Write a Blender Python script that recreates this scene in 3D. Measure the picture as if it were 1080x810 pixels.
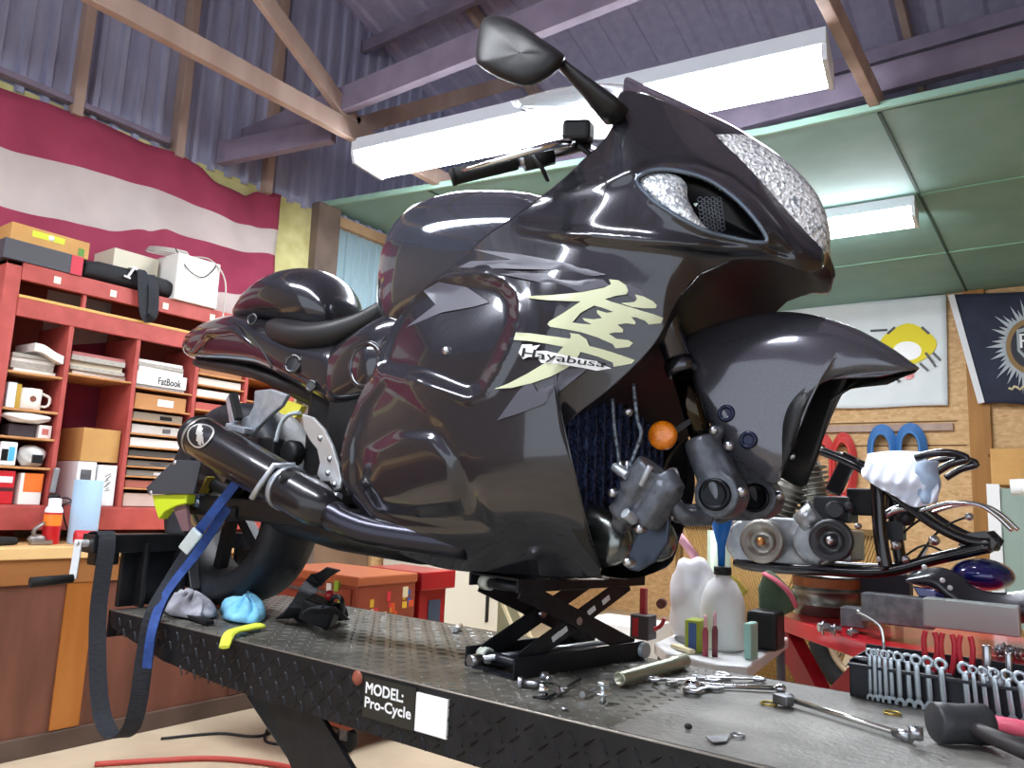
import bpy, bmesh, math, random
from mathutils import Vector, Matrix, Euler
from mathutils.bvhtree import BVHTree
from mathutils.geometry import delaunay_2d_cdt
random.seed(7)
R = math.radians
for o in list(bpy.data.objects): bpy.data.objects.remove(o)
SC = bpy.context.scene; COL = SC.collection

# ------------------------------------------------------------------ camera
CZ = 1.035; FPX = 805.0
PITCH, ROLL, HEAD = R(8.7), R(2.5), R(36.7)
_f = Vector((-math.sin(HEAD)*math.cos(PITCH), math.cos(HEAD)*math.cos(PITCH), math.sin(PITCH)))
_r = Vector((math.cos(HEAD), math.sin(HEAD), 0)); _u = _r.cross(_f)
CR = _r*math.cos(ROLL) + _u*math.sin(ROLL); CU = _u*math.cos(ROLL) - _r*math.sin(ROLL); CF = _f
CAM = Vector((0, 0, CZ))
cd = bpy.data.cameras.new('camera'); cam = bpy.data.objects.new('camera', cd); COL.objects.link(cam)
cd.sensor_fit = 'HORIZONTAL'; cd.sensor_width = 36.0; cd.lens = FPX/1080*36.0; cd.clip_start = .02
m = Matrix((CR, CU, -CF)).transposed().to_4x4(); m.translation = CAM; cam.matrix_world = m
SC.camera = cam

# ------------------------------------------------------------------ exposure, sky
vs = SC.view_settings; vs.view_transform = 'Standard'; vs.look = 'None'; vs.gamma = 1; vs.use_curve_mapping = False
vs.exposure = 0.72
W = bpy.data.worlds.new('World'); SC.world = W; W.use_nodes = True
W.node_tree.nodes['Background'].inputs[0].default_value = (.86, .92, 1.0, 1)
W.node_tree.nodes['Background'].inputs[1].default_value = 1.05
LAMP = 31.0

# ------------------------------------------------------------------ helpers
def at(px, py, X=None, Y=None, Z=None):
    d = CR*((px-540)/FPX) + CU*((405-py)/FPX) + CF
    t = X/d.x if X is not None else Y/d.y if Y is not None else (Z-CZ)/d.z
    return CAM + d*t
YC = 1.47                                       # centre plane of the motorcycle
def U(px, py, d=0.0): return at(px, py, Y=YC-d)
def srgb(h):
    h = h.lstrip('#'); c = [int(h[i:i+2], 16)/255 for i in (0, 2, 4)]
    return tuple((x/12.92 if x <= .04045 else ((x+.055)/1.055)**2.4) for x in c) + (1,)
MATS = {}
def mat(name, col, rough=.5, metal=0., col2=None, scale=8., bump=0., bscale=None, coat=0., emit=0., alpha=1., trans=0., stretch=None, ramp=(.35, .65), detail=4., spec=.5, ior=1.45):
    if name in MATS: return MATS[name]
    m = bpy.data.materials.new(name); m.use_nodes = True; nt = m.node_tree; b = nt.nodes['Principled BSDF']
    c = srgb(col); b.inputs['Base Color'].default_value = c
    b.inputs['Roughness'].default_value = rough; b.inputs['Metallic'].default_value = metal
    b.inputs['Coat Weight'].default_value = coat; b.inputs['Coat Roughness'].default_value = .05
    b.inputs['Specular IOR Level'].default_value = spec; b.inputs['IOR'].default_value = ior
    b.inputs['Transmission Weight'].default_value = trans; b.inputs['Alpha'].default_value = alpha
    if emit: b.inputs['Emission Color'].default_value = c; b.inputs['Emission Strength'].default_value = emit
    if col2 or bump:
        tc = nt.nodes.new('ShaderNodeTexCoord'); mp = nt.nodes.new('ShaderNodeMapping')
        if stretch: mp.inputs['Scale'].default_value = stretch
        nt.links.new(tc.outputs['Object'], mp.inputs[0])
        n = nt.nodes.new('ShaderNodeTexNoise'); n.inputs['Scale'].default_value = scale; n.inputs['Detail'].default_value = detail
        nt.links.new(mp.outputs[0], n.inputs['Vector'])
        if col2:
            r = nt.nodes.new('ShaderNodeValToRGB'); r.color_ramp.elements[0].position = ramp[0]; r.color_ramp.elements[1].position = ramp[1]
            r.color_ramp.elements[0].color = c; r.color_ramp.elements[1].color = srgb(col2)
            nt.links.new(n.outputs['Fac'], r.inputs[0]); nt.links.new(r.outputs[0], b.inputs['Base Color'])
        if bump:
            n2 = n
            if bscale:
                n2 = nt.nodes.new('ShaderNodeTexNoise'); n2.inputs['Scale'].default_value = bscale; nt.links.new(mp.outputs[0], n2.inputs['Vector'])
            bp = nt.nodes.new('ShaderNodeBump'); bp.inputs['Strength'].default_value = bump; bp.inputs['Distance'].default_value = .01
            nt.links.new(n2.outputs['Fac'], bp.inputs['Height']); nt.links.new(bp.outputs[0], b.inputs['Normal'])
    MATS[name] = m; return m
def cr(p0, p1, p2, p3, t):
    return [0.5*((2*b) + (-a+c)*t + (2*a-5*b+4*c-d)*t*t + (-a+3*b-3*c+d)*t**3) for a, b, c, d in zip(p0, p1, p2, p3)]
def spline(P, n, closed=False):                  # n samples per span
    P = [tuple(p) for p in P]; N = len(P); out = []
    for i in range(N if closed else N-1):
        g = (lambda k: P[k % N]) if closed else (lambda k: P[max(0, min(N-1, k))])
        for k in range(n): out.append(tuple(cr(g(i-1), g(i), g(i+1), g(i+2), k/n)))
    if not closed: out.append(P[-1])
    return out
def inpoly(x, y, P):
    c = False; j = len(P)-1
    for i in range(len(P)):
        a, b = P[i], P[j]
        if (a[1] > y) != (b[1] > y) and x < (b[0]-a[0])*(y-a[1])/(b[1]-a[1]) + a[0]: c = not c
        j = i
    return c
def dseg(x, y, P, closed=True):
    best = 1e9; n = len(P)
    for i in range(n if closed else n-1):
        a, b = P[i], P[(i+1) % n]; dx, dy = b[0]-a[0], b[1]-a[1]; L = dx*dx+dy*dy
        t = 0 if L == 0 else max(0, min(1, ((x-a[0])*dx+(y-a[1])*dy)/L))
        best = min(best, math.hypot(x-a[0]-t*dx, y-a[1]-t*dy))
    return best
def sm(x): x = max(0., min(1., x)); return x*x*(3-2*x)

ORIG = {}
class MB:
    """collects shapes in world space; build() links them as one mesh object"""
    def __init__(s): s.v = []; s.f = []; s.fs = []; s.xf = None
    def add(s, vs, fs, smooth=False):
        o = len(s.v)
        for p in vs:
            p = Vector(p); s.v.append(s.xf @ p if s.xf else p)
        for f in fs: s.f.append(tuple(i+o for i in f)); s.fs.append(smooth)
        return s
    def box(s, c, d, rot=None):
        c = Vector(c); h = Vector(d)/2; q = Euler(rot).to_matrix() if rot else None
        P = [Vector((x*h.x, y*h.y, z*h.z)) for x in (-1, 1) for y in (-1, 1) for z in (-1, 1)]
        P = [c + (q @ p if q else p) for p in P]
        return s.add(P, [(0, 1, 3, 2), (4, 6, 7, 5), (0, 4, 5, 1), (2, 3, 7, 6), (0, 2, 6, 4), (1, 5, 7, 3)])
    def b2(s, lo, hi):
        lo, hi = Vector(lo), Vector(hi); return s.box((lo+hi)/2, [abs(x) for x in (hi-lo)])
    def beam(s, a, b, w, h, up=(0, 0, 1)):        # box from a to b, w across, h along up
        a, b = Vector(a), Vector(b); t = (b-a).normalized(); u = Vector(up); sd = t.cross(u).normalized(); u = sd.cross(t)
        P = [p + sd*(i*w/2) + u*(j*h/2) for p in (a, b) for i in (-1, 1) for j in (-1, 1)]
        return s.add(P, [(0, 1, 3, 2), (4, 6, 7, 5), (0, 4, 5, 1), (2, 3, 7, 6), (0, 2, 6, 4), (1, 5, 7, 3)])
    def tube(s, pts, r, n=10, cap=True, flat=None, closed=False):
        pts = [Vector(p) for p in pts]; N = len(pts); rs = r if isinstance(r, (list, tuple)) else [r]*N
        if len(rs) != N: rs = [rs[0] + (rs[-1]-rs[0])*i/(N-1) for i in range(N)]
        V = []; nrm = None
        for i, p in enumerate(pts):
            if closed: t = (pts[(i+1) % N]-pts[i-1])
            else: t = pts[min(i+1, N-1)]-pts[max(i-1, 0)]
            t = t.normalized() if t.length > 1e-9 else Vector((0, 0, 1))
            if nrm is None:
                nrm = t.cross(Vector((0, 0, 1)) if abs(t.z) < .9 else Vector((0, 1, 0))).normalized()
            else:
                nrm = nrm - t*nrm.dot(t); nrm = nrm.normalized() if nrm.length > 1e-6 else t.orthogonal().normalized()
            bn = t.cross(nrm)
            for k in range(n):
                a = 2*math.pi*k/n; V.append(p + nrm*(math.cos(a)*rs[i]) + bn*(math.sin(a)*rs[i]*(flat or 1)))
        F = [(i*n+k, i*n+(k+1) % n, (i+1)*n+(k+1) % n, (i+1)*n+k) for i in range(N-1) for k in range(n)]
        if closed: F += [((N-1)*n+k, (N-1)*n+(k+1) % n, (k+1) % n, k) for k in range(n)]
        s.add(V, F, True)
        if cap and not closed:
            o = len(s.v)-len(V)
            s.f.append(tuple(o+k for k in reversed(range(n)))); s.fs.append(False)
            s.f.append(tuple(o+(N-1)*n+k for k in range(n))); s.fs.append(False)
        return s
    def cyl(s, a, b, r, n=24, r2=None): return s.tube([a, b], [r, r2 if r2 is not None else r], n)
    def lathe(s, prof, o=(0, 0, 0), axis=(0, 0, 1), n=32):     # prof [(r, h)]
        ax = Vector(axis).normalized(); e1 = ax.orthogonal().normalized(); e2 = ax.cross(e1); o = Vector(o); V = []
        for r, h in prof:
            for k in range(n):
                a = 2*math.pi*k/n; V.append(o + ax*h + (e1*math.cos(a)+e2*math.sin(a))*max(r, 1e-5))
        F = [(i*n+k, i*n+(k+1) % n, (i+1)*n+(k+1) % n, (i+1)*n+k) for i in range(len(prof)-1) for k in range(n)]
        return s.add(V, F, True)
    def prism(s, poly, vec, smooth=False):        # closed 3D polygon extruded by vec
        poly = [Vector(p) for p in poly]; n = len(poly); vec = Vector(vec)
        V = poly + [p+vec for p in poly]
        return s.add(V, [tuple(range(n))[::-1], tuple(range(n, 2*n))] + [(i, (i+1) % n, n+(i+1) % n, n+i) for i in range(n)], smooth)
    def grid(s, rows, closed=False, smooth=True, keep=None):
        n = len(rows[0]); V = [p for r in rows for p in r]; F = []
        for i in range(len(rows)-1):
            for k in range(n if closed else n-1):
                if keep and not keep(i, k): continue
                F.append((i*n+k, i*n+(k+1) % n, (i+1)*n+(k+1) % n, (i+1)*n+k))
        return s.add(V, F, smooth)
    def loft(s, rings, cap=True):
        s.grid(rings, True)
        if cap:
            n = len(rings[0]); o = len(s.v)-n*len(rings)
            s.f.append(tuple(o+k for k in reversed(range(n)))); s.fs.append(True)
            s.f.append(tuple(len(s.v)-n+k for k in range(n))); s.fs.append(True)
        return s
    def ball(s, c, r, n=16, m=10):
        r = (r, r, r) if not isinstance(r, (tuple, list)) else r; c = Vector(c); V = []
        for i in range(m+1):
            th = math.pi*i/m
            for k in range(n):
                a = 2*math.pi*k/n; V.append(c + Vector((r[0]*math.sin(th)*math.cos(a), r[1]*math.sin(th)*math.sin(a), r[2]*math.cos(th))))
        return s.add(V, [(i*n+k, (i+1)*n+k, (i+1)*n+(k+1) % n, i*n+(k+1) % n) for i in range(m) for k in range(n)], True)
    def torus(s, c, R_, r, axis=(0, 0, 1), n=32, m=10, flat=1):
        ax = Vector(axis).normalized(); e1 = ax.orthogonal().normalized(); e2 = ax.cross(e1); c = Vector(c); rows = []
        for i in range(n):
            a = 2*math.pi*i/n; d = e1*math.cos(a)+e2*math.sin(a)
            rows.append([c + d*(R_+r*math.cos(b)) + ax*(r*flat*math.sin(b)) for b in (2*math.pi*k/m for k in range(m))])
        rows.append(rows[0]); return s.grid(rows, True)
    def build(s, name, m, parent=None, bevel=0, sub=0, remesh=0, solid=0, mirror=None, label=None, smooth=None, org=None, bseg=2):
        if not s.v: return None
        if mirror is not None:
            o = len(s.v); s.v += [Vector((p.x, 2*mirror-p.y, p.z)) for p in s.v]
            s.f += [tuple(i+o for i in reversed(f)) for f in s.f]; s.fs += s.fs
        if parent: O = ORIG[parent.name]
        elif org is not None: O = Vector(org)
        else:
            xs = [p.x for p in s.v]; ys = [p.y for p in s.v]
            O = Vector(((min(xs)+max(xs))/2, (min(ys)+max(ys))/2, min(p.z for p in s.v)))
        me = bpy.data.meshes.new(name); me.from_pydata([p-O for p in s.v], [], s.f); me.update()
        me.polygons.foreach_set('use_smooth', [bool(x) if smooth is None else smooth for x in s.fs])
        bm = bmesh.new(); bm.from_mesh(me)
        bmesh.ops.remove_doubles(bm, verts=bm.verts, dist=1e-6); bmesh.ops.recalc_face_normals(bm, faces=bm.faces); bm.to_mesh(me); bm.free()
        ob = bpy.data.objects.new(name, me); COL.objects.link(ob)
        if m: me.materials.append(m)
        if parent: ob.parent = parent; ORIG[ob.name] = O
        else: ob.location = O; ORIG[ob.name] = O
        if remesh:
            md = ob.modifiers.new('fuse', 'REMESH'); md.mode = 'VOXEL'; md.voxel_size = remesh; md.use_smooth_shade = True
            ms = ob.modifiers.new('soft', 'SMOOTH'); ms.factor = .5; ms.iterations = 4
        if solid: md = ob.modifiers.new('thick', 'SOLIDIFY'); md.thickness = solid; md.offset = -1
        if bevel:
            md = ob.modifiers.new('bevel', 'BEVEL'); md.width = bevel; md.segments = bseg; md.limit_method = 'ANGLE'; md.angle_limit = R(35)
        if sub: md = ob.modifiers.new('sub', 'SUBSURF'); md.levels = sub; md.render_levels = sub
        if label: ob['label'] = label
        return ob
def thing(name, label, cat, loc=(0, 0, 0), group=None):
    o = bpy.data.objects.new(name, None); COL.objects.link(o); o.location = loc; o.empty_display_size = .05
    ORIG[o.name] = Vector(loc); o['label'] = label; o['category'] = cat
    if group: o['group'] = group
    return o
def tag(o, label, cat, group=None, kind=None):
    o['label'] = label; o['category'] = cat
    if group: o['group'] = group
    if kind: o['kind'] = kind
    return o
def struct(o, label=None):
    o['kind'] = 'structure'
    if label: o['label'] = label
    return o
def copy_tree(o, loc=None, rot=None, label=None, parent=None):
    c = o.copy(); COL.objects.link(c)
    if parent: c.parent = parent
    if loc is not None: c.location = loc
    if rot is not None: c.rotation_euler = rot
    if label: c['label'] = label
    for ch in list(o.children): copy_tree(ch, parent=c)
    return c
def text_mesh(s, size=1.0):                      # verts (x, y), tris of a line of text
    cu = bpy.data.curves.new('t', 'FONT'); cu.body = s; cu.size = size; cu.resolution_u = 3
    o = bpy.data.objects.new('t', cu); COL.objects.link(o); dg = bpy.context.evaluated_depsgraph_get()
    me = bpy.data.meshes.new_from_object(o.evaluated_get(dg)); V = [(v.co.x, v.co.y) for v in me.vertices]; F = [tuple(p.vertices) for p in me.polygons]
    bpy.data.objects.remove(o); bpy.data.curves.remove(cu); bpy.data.meshes.remove(me); return V, F
def text_on(s, o, ex, ey, width, height, m, parent, name='lettering', lift=.0008, bold=0, shear=0):
    """flat lettering: o lower left corner, ex/ey unit directions"""
    V, F = text_mesh(s); x0 = min(v[0] for v in V); x1 = max(v[0] for v in V); y0 = min(v[1] for v in V); y1 = max(v[1] for v in V)
    ex, ey, o = Vector(ex).normalized(), Vector(ey).normalized(), Vector(o); n = ex.cross(ey).normalized(); b = MB()
    offs = [(0, 0)] if not bold else [(0, 0), (bold, 0), (0, bold), (bold, bold)]
    for i, (dx, dy) in enumerate(offs):
        b.add([o + ex*((v[0]-x0)/(x1-x0)*width+dx+shear*(v[1]-y0)/(y1-y0)*height) + ey*((v[1]-y0)/(y1-y0)*height+dy) + n*(lift+i*.00005) for v in V], F)
    return b.build(name, m, parent)
def cdt(loops, step):
    """triangles of px polygon loops (first outer, the rest holes) with an inner grid"""
    pts = []; edges = []
    for L in loops:
        o = len(pts); pts += [Vector((p[0], p[1])) for p in L]; edges += [(o+i, o+(i+1) % len(L)) for i in range(len(L))]
    xs = [p.x for p in pts]; ys = [p.y for p in pts]
    x = min(xs)+step/2
    while x < max(xs):
        y = min(ys)+step/2
        while y < max(ys):
            if inpoly(x, y, loops[0]) and all(dseg(x, y, L) > step*.4 for L in loops): pts.append(Vector((x+1e-3, y)))
            y += step
        x += step
    v, e, f, *_ = delaunay_2d_cdt(pts, edges, [], 0, 1e-5)
    out = []
    for t in f:
        cx = sum(v[i].x for i in t)/len(t); cy = sum(v[i].y for i in t)/len(t)
        if inpoly(cx, cy, loops[0]) and not any(inpoly(cx, cy, L) for L in loops[1:]): out.append(tuple(t))
    return [(p.x, p.y) for p in v], out

# ------------------------------------------------------------------ materials
paint = mat('black_metallic_paint', '#27282e', .2, .45, '#393a42', 500, 0, None, 1.0, ramp=(.45, .75))
paint2 = mat('gloss_black_panel', '#101014', .12, .1, coat=1)
blackp = mat('black_plastic', '#141518', .45)
blackm = mat('matte_black_metal', '#17181b', .5, .3)
rubber = mat('black_rubber', '#111213', .8, bump=.2, scale=60)
vinyl = mat('seat_vinyl', '#1b1b1d', .42, bump=.15, scale=250)
castgrey = mat('cast_grey', '#4d5158', .42, .55, '#5f636b', 60, .15)
steel = mat('steel', '#b9bcc2', .28, 1.0)
dsteel = mat('dull_steel', '#8b8d92', .45, .9, '#6f7074', 30)
chrome = mat('chrome', '#dfe2e6', .1, 1.0)
alu = mat('aluminium', '#b8bec6', .4, .7, '#9fa6b0', 40)
red = mat('red_paint', '#b01c24', .35, .05, '#9a151d', 5, coat=.3)
white = mat('white_plastic', '#e9edf0', .4)
cream = mat('cream_decal', '#c0c5a4', .5)
greyd = mat('grey_decal', '#4c4c56', .4, .1)
whited = mat('white_decal', '#e6e8ea', .35)
inkblk = mat('black_ink', '#0c0c0e', .4)
clear = mat('clear_lens', '#ffffff', .02, trans=1.0, ior=1.45)
# ------------------------------------------------------------------ room shell
XL, YB, ZC = -3.9, 7.05, 2.885
def wave_mat(name, c1, c2, per, axis, rough=.5, metal=.2, mottled=True):
    m = bpy.data.materials.new(name); m.use_nodes = True; nt = m.node_tree; b = nt.nodes['Principled BSDF']
    tc = nt.nodes.new('ShaderNodeTexCoord'); n = nt.nodes.new('ShaderNodeTexNoise'); n.inputs['Scale'].default_value = 3; n.inputs['Detail'].default_value = 6
    mp = nt.nodes.new('ShaderNodeMapping'); mp.inputs['Scale'].default_value = (6, 6, 1); nt.links.new(tc.outputs['Object'], mp.inputs[0]); nt.links.new(mp.outputs[0], n.inputs['Vector'])
    r = nt.nodes.new('ShaderNodeValToRGB'); r.color_ramp.elements[0].color = srgb(c1); r.color_ramp.elements[1].color = srgb(c2); r.color_ramp.elements[0].position = .3; r.color_ramp.elements[1].position = .7
    nt.links.new(n.outputs['Fac'], r.inputs[0]); nt.links.new(r.outputs[0], b.inputs['Base Color']); b.inputs['Roughness'].default_value = rough; b.inputs['Metallic'].default_value = metal
    return m
siding = wave_mat('metal_siding', '#9598b4', '#aeb1c8', .2, 'Y')  # bluish steel, lightened to carry some of the purple glare
roofm = wave_mat('metal_roof', '#aaa3c0', '#bab4cc', .2, 'X')  # lighter purple puts the glare under the roof into the colour
wood = mat('pine_lumber', '#b0998c', .6, 0, '#9a8276', 6, .1, stretch=(1, 1, .15))  # pine greyed towards pink to stand in for the same glare
greenp = mat('green_plywood', '#7fa59e', .6, 0, '#71988f', 2.5, .05, detail=8)
concrete = mat('concrete_floor', '#c9b79c', .55, 0, '#b5a288', 3, .05, detail=8)
insul = mat('yellow_insulation', '#d9d59a', .95, 0, '#c3bd7d', 8, .5)
def osb_mat(name, cols, sc=26):
    m = bpy.data.materials.new(name); m.use_nodes = True; nt = m.node_tree; b = nt.nodes['Principled BSDF']; b.inputs['Roughness'].default_value = .65
    tc = nt.nodes.new('ShaderNodeTexCoord'); v = nt.nodes.new('ShaderNodeTexVoronoi'); v.inputs['Scale'].default_value = sc
    mp = nt.nodes.new('ShaderNodeMapping'); mp.inputs['Scale'].default_value = (1, 1, 2.2); nt.links.new(tc.outputs['Object'], mp.inputs[0]); nt.links.new(mp.outputs[0], v.inputs['Vector'])
    r = nt.nodes.new('ShaderNodeValToRGB'); r.color_ramp.elements[0].color = srgb(cols[0]); r.color_ramp.elements[1].color = srgb(cols[1])
    nt.links.new(v.outputs['Color'], r.inputs[0]); nt.links.new(r.outputs[0], b.inputs['Base Color']); return m
osb = osb_mat('osb_board', ('#b8905e', '#d6b384'))

def corr(mb, o, du, dv, nu, vlen, depth, nrm, per):          # ribbed sheet: o origin, du unit dir across ribs
    o, du, dv, nrm = Vector(o), Vector(du), Vector(dv), Vector(nrm); rows = [[], []]; u = 0
    prof = [(0, 0), (.55, 0), (.65, 1), (.9, 1), (1.0, 0)]
    while u < nu:
        for a, h in prof[:-1]:
            for k in (0, 1): rows[k].append(o + du*(u+a*per) + nrm*(h*depth) + dv*(vlen*k))
        u += per
    mb.grid(rows, smooth=False)
b = MB(); b.b2((-6, -4, -.1), (5, 7.4, 0)); struct(b.build('floor', concrete))
b = MB(); corr(b, (XL, -3, 2.82), (0, 1, 0), (0, 0, 1), 10.1, 2.3, .022, (1, 0, 0), .11)
struct(b.build('wall_left', siding))
b = MB(); b.b2((XL-.06, -3, 0), (XL-.006, YB, 2.83)); struct(b.build('wall_left_lower', mat('wall_plywood', '#8a6f58', .7, 0, '#7a604b', 3)))
b = MB(); b.b2((XL-.08, -3, 2.83), (XL-.03, YB, 5.1)); struct(b.build('wall_left_upper', siding))
b = MB(); b.b2((XL, YB, 0), (4, YB+.06, 5.1)); struct(b.build('wall_back', osb))
b = MB(); b.b2((4, -1.0, 0), (4.06, YB, 4.2)); struct(b.build('wall_right', osb))
# green plywood ceiling: its free edge runs a little askew
b = MB(); e0, e1, e2 = at(335, 219, Z=ZC), at(810, 141, Z=ZC), at(1080, 88, Z=ZC)
P = [(XL, e0.y-.0, ZC), (e0.x, e0.y, ZC), (e1.x, e1.y, ZC), (e2.x, e2.y, ZC), (4, e2.y+.2, ZC), (4, YB, ZC), (XL, YB, ZC)]
b.prism(P, (0, 0, .02)); struct(b.build('ceiling', greenp))
b = MB(); b.beam((e0.x, e0.y-.01, ZC+.01), (e1.x, e1.y-.01, ZC+.01), .02, .035); b.beam((e1.x, e1.y-.01, ZC+.01), (4, e2.y+.19, ZC+.01), .02, .035)
struct(b.build('trim_1', mat('pale_green_edge', '#8fb5a4', .6)))
for i, (a, c) in enumerate([((-.65, 3.62), (-.65, YB)), ((-3.09, 3.2), (-3.09, YB)), ((-.65, 4.73), (4, 4.85)), ((-.65, 5.9), (4, 6.0)), ((XL, 5.88), (-.65, 5.9))]):
    b = MB(); b.beam((a[0], a[1], ZC-.003), (c[0], c[1], ZC-.003), .025 if i > 1 else .016, .006)
    struct(b.build('trim_%d' % (i+2), mat('seam_pale', '#79a592', .6) if i > 1 else mat('seam_dark', '#2a4a40', .7)))
# gable roof, ridge at Y = 2
b = MB(); zr = 4.7
for y0, z0, y1, z1 in ((2, zr, -3.2, 3.1), (2, zr, 7.2, 3.1)):
    v = Vector((0, y1-y0, z1-z0)); corr(b, (XL-.1, y0, z0), (1, 0, 0), v.normalized(), 8.2, v.length, .02, (0, 0, -1), .22)
struct(b.build('roof', roofm))
# trusses running front to back, purlins across
n_t = 7
def lumber(a, c, w=.04, h=.09, m=wood, up=(0, 0, 1)):
    global n_t
    n_t += 1; b = MB(); b.beam(a, c, w, h, up); return struct(b.build('trim_%d' % n_t, m, bevel=.003))
for x in (-3.02, -.66, 1.75):
    lumber((x, -2.9, ZC+.06), (x, 7.0, ZC+.06), .045, .1)
    lumber((x, 2.55, ZC+.1), (x, .6, 4.15))
    lumber((x, 2.0, ZC+.1), (x, 2.0, 4.6))
    lumber((x, 2.55, ZC+.1), (x, 4.1, 4.05))
    lumber((x, -2.9, 3.12), (x, 2.0, 4.62)); lumber((x, 7.0, 3.12), (x, 2.0, 4.62))
darkw = mat('grey_lumber', '#857b8e', .7, 0, '#756b7e', 6)
for y in (2.45, 3.7): lumber((XL, y, ZC+.2), (4, y, ZC+.2), .05, .14, darkw)
for y in (.9, 3.3, 4.6): lumber((XL, y, 4.55-.31*abs(y-2)), (4, y, 4.55-.31*abs(y-2)), .04, .09, darkw)
lumber(at(232, 163, X=XL+.05), at(352, 138, Y=2.5), .05, .13, darkw)
# left wall: studs, insulation, framed panel of corrugated sheet
for y in (.9, 1.5, 2.03, 2.6): lumber((XL+.04, y, 2.8), (XL+.04, y, 4.4), .08, .05, wood, (0, 1, 0))
b = MB(); rows = []
for i in range(60):
    y = .25+i*(3.0-.25)/59; rows.append([Vector((XL+.004+.022*math.sin(3.14*k/11)*(.6+.4*math.sin(y*10.6)), y, 2.845-k*.165)) for k in range(12)])
b.grid(rows); struct(b.build('wall_left_insulation', insul))
b = MB(); b.b2((XL, 2.98, 0), (XL+.08, 3.16, ZC)); struct(b.build('trim_40', mat('dark_post', '#7a6a60', .7, 0, '#655850', 5), bevel=.004))
lumber((XL+.05, 1.97, 2.865), (XL+.05, -.6, 2.865), .05, .03, darkw)
wl = [at(352, 236, X=XL+.05), at(410, 262, X=XL+.05), at(405, 400, X=XL+.05)]
y0, y1, z1 = wl[0].y, wl[1].y+.02, 2.8
b = MB()
b.b2((XL+.01, y0-.04, 1.0), (XL+.06, y0+.03, z1)); b.b2((XL+.01, y1-.03, 1.0), (XL+.06, y1+.04, z1)); b.b2((XL+.01, y0-.04, z1-.02), (XL+.06, y1+.04, z1+.05)); b.b2((XL+.01, y0-.04, .95), (XL+.06, y1+.04, 1.02))
wf = struct(b.build('window_1', mat('window_pine', '#b99a78', .6, 0, '#a38361', 5), bevel=.004))
b = MB(); corr(b, (XL+.015, y0+.03, 1.0), (0, 1, 0), (0, 0, 1), y1-y0-.06, z1-1.0, .012, (1, 0, 0), .07); b.build('panel', mat('blue_lit_sheet', '#9db8c4', .4, .3), wf)  # blue light falling on the siding is put into this sheet's colour
b = MB(); b.b2((XL, y1+.04, 0), (XL+.03, YB, ZC)); struct(b.build('wall_left_board', osb))

# ------------------------------------------------------------------ lamps
tubem = mat('fluorescent_diffuser', '#f4f8ff', .4, emit=LAMP); housem = mat('lamp_housing', '#dfe8f0', .4)
def fixture(a, c, w, h, label, group='fluorescent ceiling fixtures'):
    a, c = Vector(a), Vector(c); mid = (a+c)/2; t = thing('ceiling_light', label, 'ceiling light', mid, group)
    d = (c-a).normalized(); n = Vector((-d.y, d.x, 0)); b = MB(); L = []
    prof = [(-w/2, -.02), (-w/2+.02, -h), (w/2-.02, -h), (w/2, -.02)]
    b.prism([a+d*.02 + n*p[0] + Vector((0, 0, p[1])) for p in prof], d*((c-a).length-.04)); b.build('diffuser', tubem, t, bevel=.008)
    b = MB(); b.beam(a+Vector((0, 0, .015)), c+Vector((0, 0, .015)), w+.012, .07); b.build('housing', housem, t, bevel=.004)
    for p, s in ((a, 1), (c, -1)):
        b = MB(); b.prism([p + n*q[0]*1.04 + Vector((0, 0, q[1]*1.06)) for q in prof], d*(s*.02)); b.build('end_cap', housem, t)
    return t
la, lb = at(387, 178, Z=2.80), at(876, 74, Z=2.80)
fixture((la.x, la.y, 2.86), (lb.x, lb.y, 2.86), .27, .075, 'long bright fluorescent fixture hanging above the motorcycle mirror')
lc = at(967, 225, Z=2.82)
fixture((lc.x-1.5, lc.y-.10, 2.845), (lc.x, lc.y, 2.845), .25, .075, 'fluorescent fixture on the green plywood ceiling behind the headlight')
fixture((-2.9, .15, 2.86), (-.5, .15, 2.86), .27, .075, 'fluorescent fixture on the trusses above the near side of the black lift')
# ------------------------------------------------------------------ motorcycle
TZ = .675                                        # deck height of the lift
moto = thing('motorcycle', 'black sport motorcycle with cream bird lettering, jacked up on the lift without its front wheel', 'motorcycle', (-1.35, YC, TZ))
# ---- side fairing: stations rear to front, each (top px), (bottom px), half widths down the panel
ST = [((398, 385), (385, 548), (.190, .220, .240, .230, .200), [(378, 420), (362, 465), (360, 505)]),
      ((403, 360), (402, 574), (.190, .240, .260, .240, .185), None),
      ((440, 310), (460, 598), (.190, .260, .280, .250, .150), None),
      ((475, 282), (520, 605), (.190, .270, .285, .260, .125), None),
      ((510, 250), (580, 609), (.200, .275, .290, .265, .120), None),
      ((535, 233), (632, 606), (.200, .280, .290, .265, .150), None),
      ((560, 215), (608, 565), (.205, .280, .290, .275, .205), None),
      ((590, 192), (587, 522), (.210, .280, .290, .277, .228), None),
      ((615, 168), (584, 478), (.215, .275, .290, .280, .245), None),
      ((637, 147), (602, 443), (.220, .275, .285, .279, .252), None),
      ((650, 122), (648, 406), (.215, .268, .280, .273, .252), None),
      ((657, 96), (690, 363), (.180, .250, .268, .262, .242), None),
      ((700, 106), (715, 316), (.130, .210, .250, .245, .220), None),
      ((742, 130), (738, 290), (.095, .180, .222, .222, .195), None),
      ((765, 153), (773, 275), (.085, .150, .190, .187, .165), None),
      ((800, 188), (815, 275), (.078, .118, .146, .145, .125), None),
      ((836, 229), (848, 286), (.060, .080, .098, .098, .085), None),
      ((868, 264), (868, 283), (.030, .038, .044, .044, .036), None)]
CG = []
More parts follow.
